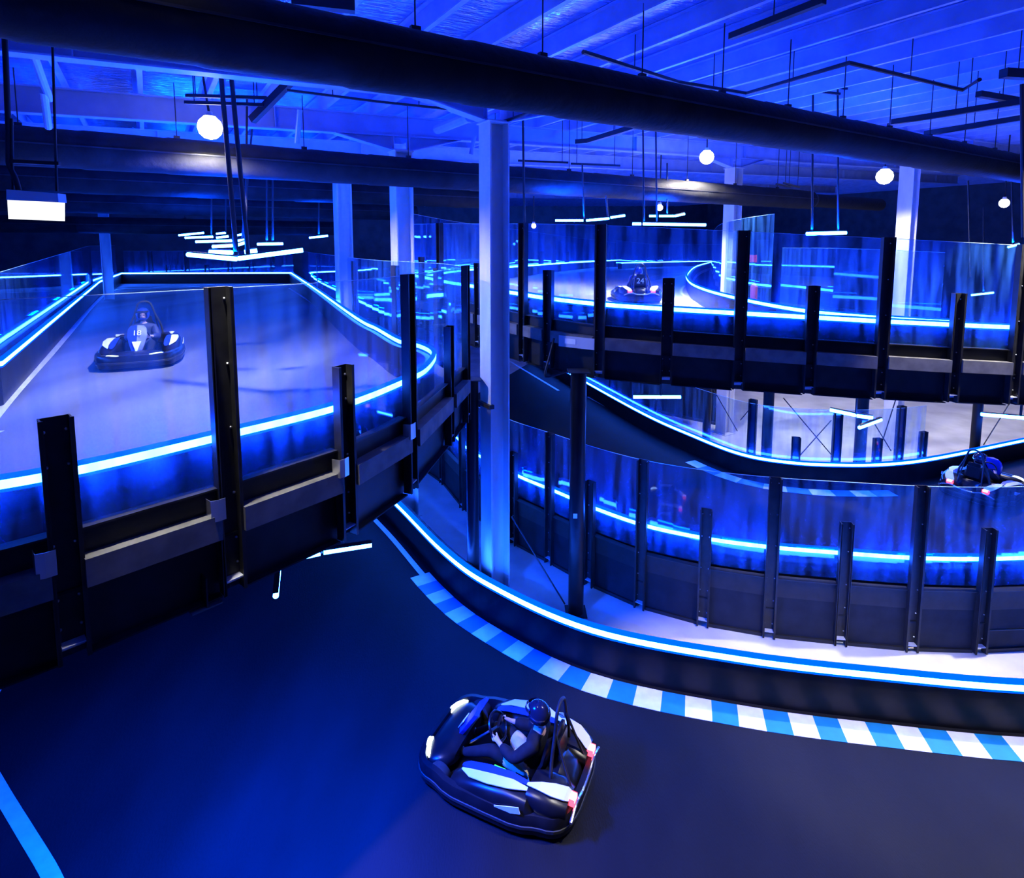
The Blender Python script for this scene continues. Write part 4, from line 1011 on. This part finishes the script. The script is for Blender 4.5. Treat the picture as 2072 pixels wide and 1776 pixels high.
def driver_parts():
    if _drv: return _drv
    D = _drv
    J = {'pelvis': ((0, -.30, .25), (.15, .12)), 'waist': ((0, -.37, .40), (.14, .11)), 'chest': ((0, -.42, .57), (.165, .12)), 'upper': ((0, -.43, .68), (.13, .10)),
         'neck': ((0, -.42, .76), .055), 'jaw': ((0, -.39, .84), (.065, .075)), 'head': ((0, -.41, .92), (.078, .095)), 'crown': ((0, -.42, .99), (.06, .07)), 'nose': ((0, -.29, .885), .014)}
    E_ = [('pelvis', 'waist'), ('waist', 'chest'), ('chest', 'upper'), ('upper', 'neck'), ('neck', 'jaw'), ('jaw', 'head'), ('head', 'crown'), ('head', 'nose')]
    for s, n in ((-1, 'l'), (1, 'r')):
        J.update({'hip'+n: ((s*.09, -.26, .22), .095), 'knee'+n: ((s*.20, .12, .40), .062), 'calf'+n: ((s*.19, .30, .30), .052), 'ankle'+n: ((s*.16, .54, .17), .036), 'toe'+n: ((s*.16, .64, .235), .035),
                  'sho'+n: ((s*.19, -.42, .655), .062), 'elb'+n: ((s*.27, -.22, .47), .045), 'fore'+n: ((s*.225, -.08, .49), .040), 'wri'+n: ((s*.175, .03, .515), .028), 'palm'+n: ((s*.158, .075, .53), (.034, .022))})
        E_ += [('pelvis', 'hip'+n), ('hip'+n, 'knee'+n), ('knee'+n, 'calf'+n), ('calf'+n, 'ankle'+n), ('ankle'+n, 'toe'+n),
               ('upper', 'sho'+n), ('sho'+n, 'elb'+n), ('elb'+n, 'fore'+n), ('fore'+n, 'wri'+n), ('wri'+n, 'palm'+n)]
        for f, (dz, ln) in enumerate(((.030, .9), (.010, 1.0), (-.010, .95), (-.028, .78))):       # four fingers round the rim
            a, b, c = 'f%d0%s' % (f, n), 'f%d1%s' % (f, n), 'f%d2%s' % (f, n)
            J.update({a: ((s*(.165 + .004*f), .105, .535 + dz), .0095), b: ((s*(.150), .105 + .035*ln, .535 + dz*1.1), .0088), c: ((s*(.150 - .032*ln), .112 + .028*ln, .533 + dz*1.1), .0078)})
            E_ += [('palm'+n, a), (a, b), (b, c)]
        J.update({'t0'+n: ((s*.135, .068, .555), .011), 't1'+n: ((s*.118, .095, .572), .010)})
        E_ += [('palm'+n, 't0'+n), ('t0'+n, 't1'+n)]
    D['body'] = (J, E_)
    grow = lambda ks, g: {k: (J[k][0], tuple(r + g for r in (J[k][1] if isinstance(J[k][1], tuple) else (J[k][1],)*2))) for k in ks}
    jk = ['pelvis', 'waist', 'chest', 'upper'] + [a + n for a in ('sho', 'elb', 'fore') for n in 'lr']
    jj = grow(jk, .03); 
    for n, s in (('l', -1), ('r', 1)): jj['cuff'+n] = ((s*.19, .0, .51), (.040, .040))
    jj['collar'] = ((0, -.425, .775), (.095, .09)); jj['upper'] = (jj['upper'][0], (.20, .15))
    D['jacket'] = skin_mesh('jacket', jj, [e for e in E_ if e[0] in jj and e[1] in jj] + [('forel', 'cuffl'), ('forer', 'cuffr'), ('upper', 'collar')], [M['jacket']])
    D['suit_top'] = skin_mesh('overall_top', jj, [e for e in E_ if e[0] in jj and e[1] in jj] + [('forel', 'cuffl'), ('forer', 'cuffr'), ('upper', 'collar')], [M['navy']])
    tk = ['pelvis'] + [a + n for a in ('hip', 'knee') for n in 'lr']
    tt = grow(tk, .034)
    for n, s in (('l', -1), ('r', 1)): tt['knee'+n] = ((s*.17, .02, .37), (.092, .092))
    D['shorts'] = skin_mesh('shorts', tt, [('pelvis', 'hipl'), ('pelvis', 'hipr'), ('hipl', 'kneel'), ('hipr', 'kneer')], [M['shorts']])
    lk = ['pelvis'] + [a + n for a in ('hip', 'knee', 'calf', 'ankle') for n in 'lr']
    D['trousers'] = skin_mesh('trousers', grow(lk, .014), [e for e in E_ if e[0] in lk and e[1] in lk], [M['jacket']])
    for n, s in (('l', -1), ('r', 1)):
        D['shoe'+n] = MB().loft([[Vector((s*.16 + x, y, z)) for x, z in srect(.045*k, .05*k, 3, 14, 0, zc)] for y, zc, k in ((.52, .17, .8), (.56, .18, 1.0), (.62, .22, 1.05), (.68, .26, .9), (.71, .285, .5))]).mesh('shoe', M['kblack'], smooth=True)
    # open face helmet
    c = Vector((0, -.42, .93)); hv = []; R = (.125, .15, .145); nu, nv = 28, 16
    mb = MB(); vs = []
    for j in range(nv + 1):
        ph = PI*(j/nv)*.86
        for i in range(nu):
            th = 2*PI*i/nu
            vs.append(c + Vector((R[0]*math.sin(ph)*math.sin(th), R[1]*math.sin(ph)*math.cos(th), R[2]*math.cos(ph))))
    fs = []
    for j in range(nv):
        for i in range(nu):
            th = (i + .5)/nu*360; th = th - 360 if th > 180 else th
            if abs(th) < 48 and 6 <= j <= 12: continue
            fs.append((j*nu + i, j*nu + (i+1) % nu, (j+1)*nu + (i+1) % nu, (j+1)*nu + i))
    D['helmet'] = mb.add(vs, fs)
    vz = MB(); rr = []
    for i in range(9):
        th = math.radians(-60 + 15*i)
        p = c + Vector((.133*math.sin(th), .158*math.cos(th), 0))
        rr.append([p + Vector((0, 0, .085)), p + Vector((0, .012*math.cos(th), .045)), p*1 + Vector((0, -.004, .045)), p + Vector((0, -.006, .085))])
    D['visor'] = vz.loft(rr)
    ey = MB()
    for s in (-1, 1): ey.lathe([(0, -.011), (.008, -.008), (.011, 0), (.008, .008), (0, .011)], (s*.03, -.322, .912), 10)
    D['eyes'] = ey.mesh('eyes', M['kblack'], smooth=True)
    D['mouth'] = MB().box((-.022, -.327, .847), (.022, -.312, .854)).mesh('mouth', mat('lips', (.40, .14, .12), .5))
    return D
def driver(loc, fwd, label, top='jacket', legs='shorts', helm='helmet', digits=None):
    D = driver_parts(); rz = math.atan2(fwd[1], fwd[0]) - PI/2
    t = thing('person', label, 'person', loc, rz); t.scale = (.94,)*3
    J, E_ = D['body']
    if 'bm' not in D: D['bm'] = skin_mesh('body', J, E_, [M['skin']])
    link('body', D['bm'], t)
    tp = link('jacket', D[top], t)
    link(legs, D[legs], t); legs == 'shorts' and link('leggings', D['trousers'], t); link('shoe', D['shoel'], t); link('shoe', D['shoer'], t)
    h = D['helmet'].mesh('helmet', M[helm], smooth=True); ho = link('helmet', h, t)
    md = ho.modifiers.new('thickness', 'SOLIDIFY'); md.thickness = .02; md.offset = -1
    obj('visor', D['visor'], M['visor'], ho)
    link('eyes', D['eyes'], t); link('mouth', D['mouth'], t)
    if digits:
        me = text_mesh(digits, .24); me.materials.clear(); me.materials.append(M['kwhite']); link('digits', me, tp, (0, -.575, .60), (PI/2 - .12, 0, 0))
    return t
def rot2(deg): return (math.cos(math.radians(deg)), math.sin(math.radians(deg)))
f = rot2(155); k1 = Vector((-.06, 6.72, .012))
kart(k1, f, 'white and blue go-kart with red tail lamps speeding across the foreground track', green=True).scale = (1.07,)*3
driver(k1, f, 'person in a black jacket and beige shorts driving the foreground kart, wearing a dark helmet').scale = (1.01,)*3
mid = gz(285, 733, DKL).xy.to_3d(); f = (.42, -.91)
k2 = Vector((mid.x - .04, mid.y + .12, DKL))
kart(k2, f, 'blue go-kart with glowing headlights and number 18 coming along the left deck', number='18')
driver(k2, f, 'person in dark overalls and helmet driving kart 18 towards the viewer on the left deck', top='suit_top', legs='trousers', helm='helmetblue')
tl = gR(1287, 592, -.2); f = (.04, 1.0)
k3 = Vector((tl.x + f[0]*.95, tl.y + f[1]*.95, 0)); k3.x += .16; k3.z = zledR(k3.x) - .495
kart(k3, f, 'dark go-kart with number 24 on its back driving away on the right deck', number='24', front=False)
driver(k3, f, 'person in dark overalls and helmet seen from behind, driving on the right deck', top='suit_top', legs='trousers', helm='helmetblue')
tl = (gz(1933, 979, 1.33) + gz(1980, 993, 1.33))/2; f = (.85, .527)
k4 = Vector((tl.x + f[0]*.95, tl.y + f[1]*.95, DKB + .003))
kart(k4, f, 'dark go-kart cut by the right edge on the ramp below the right deck')
driver(k4, f, 'person in black driving the kart at the right edge on the ramp', top='jacket', legs='trousers')
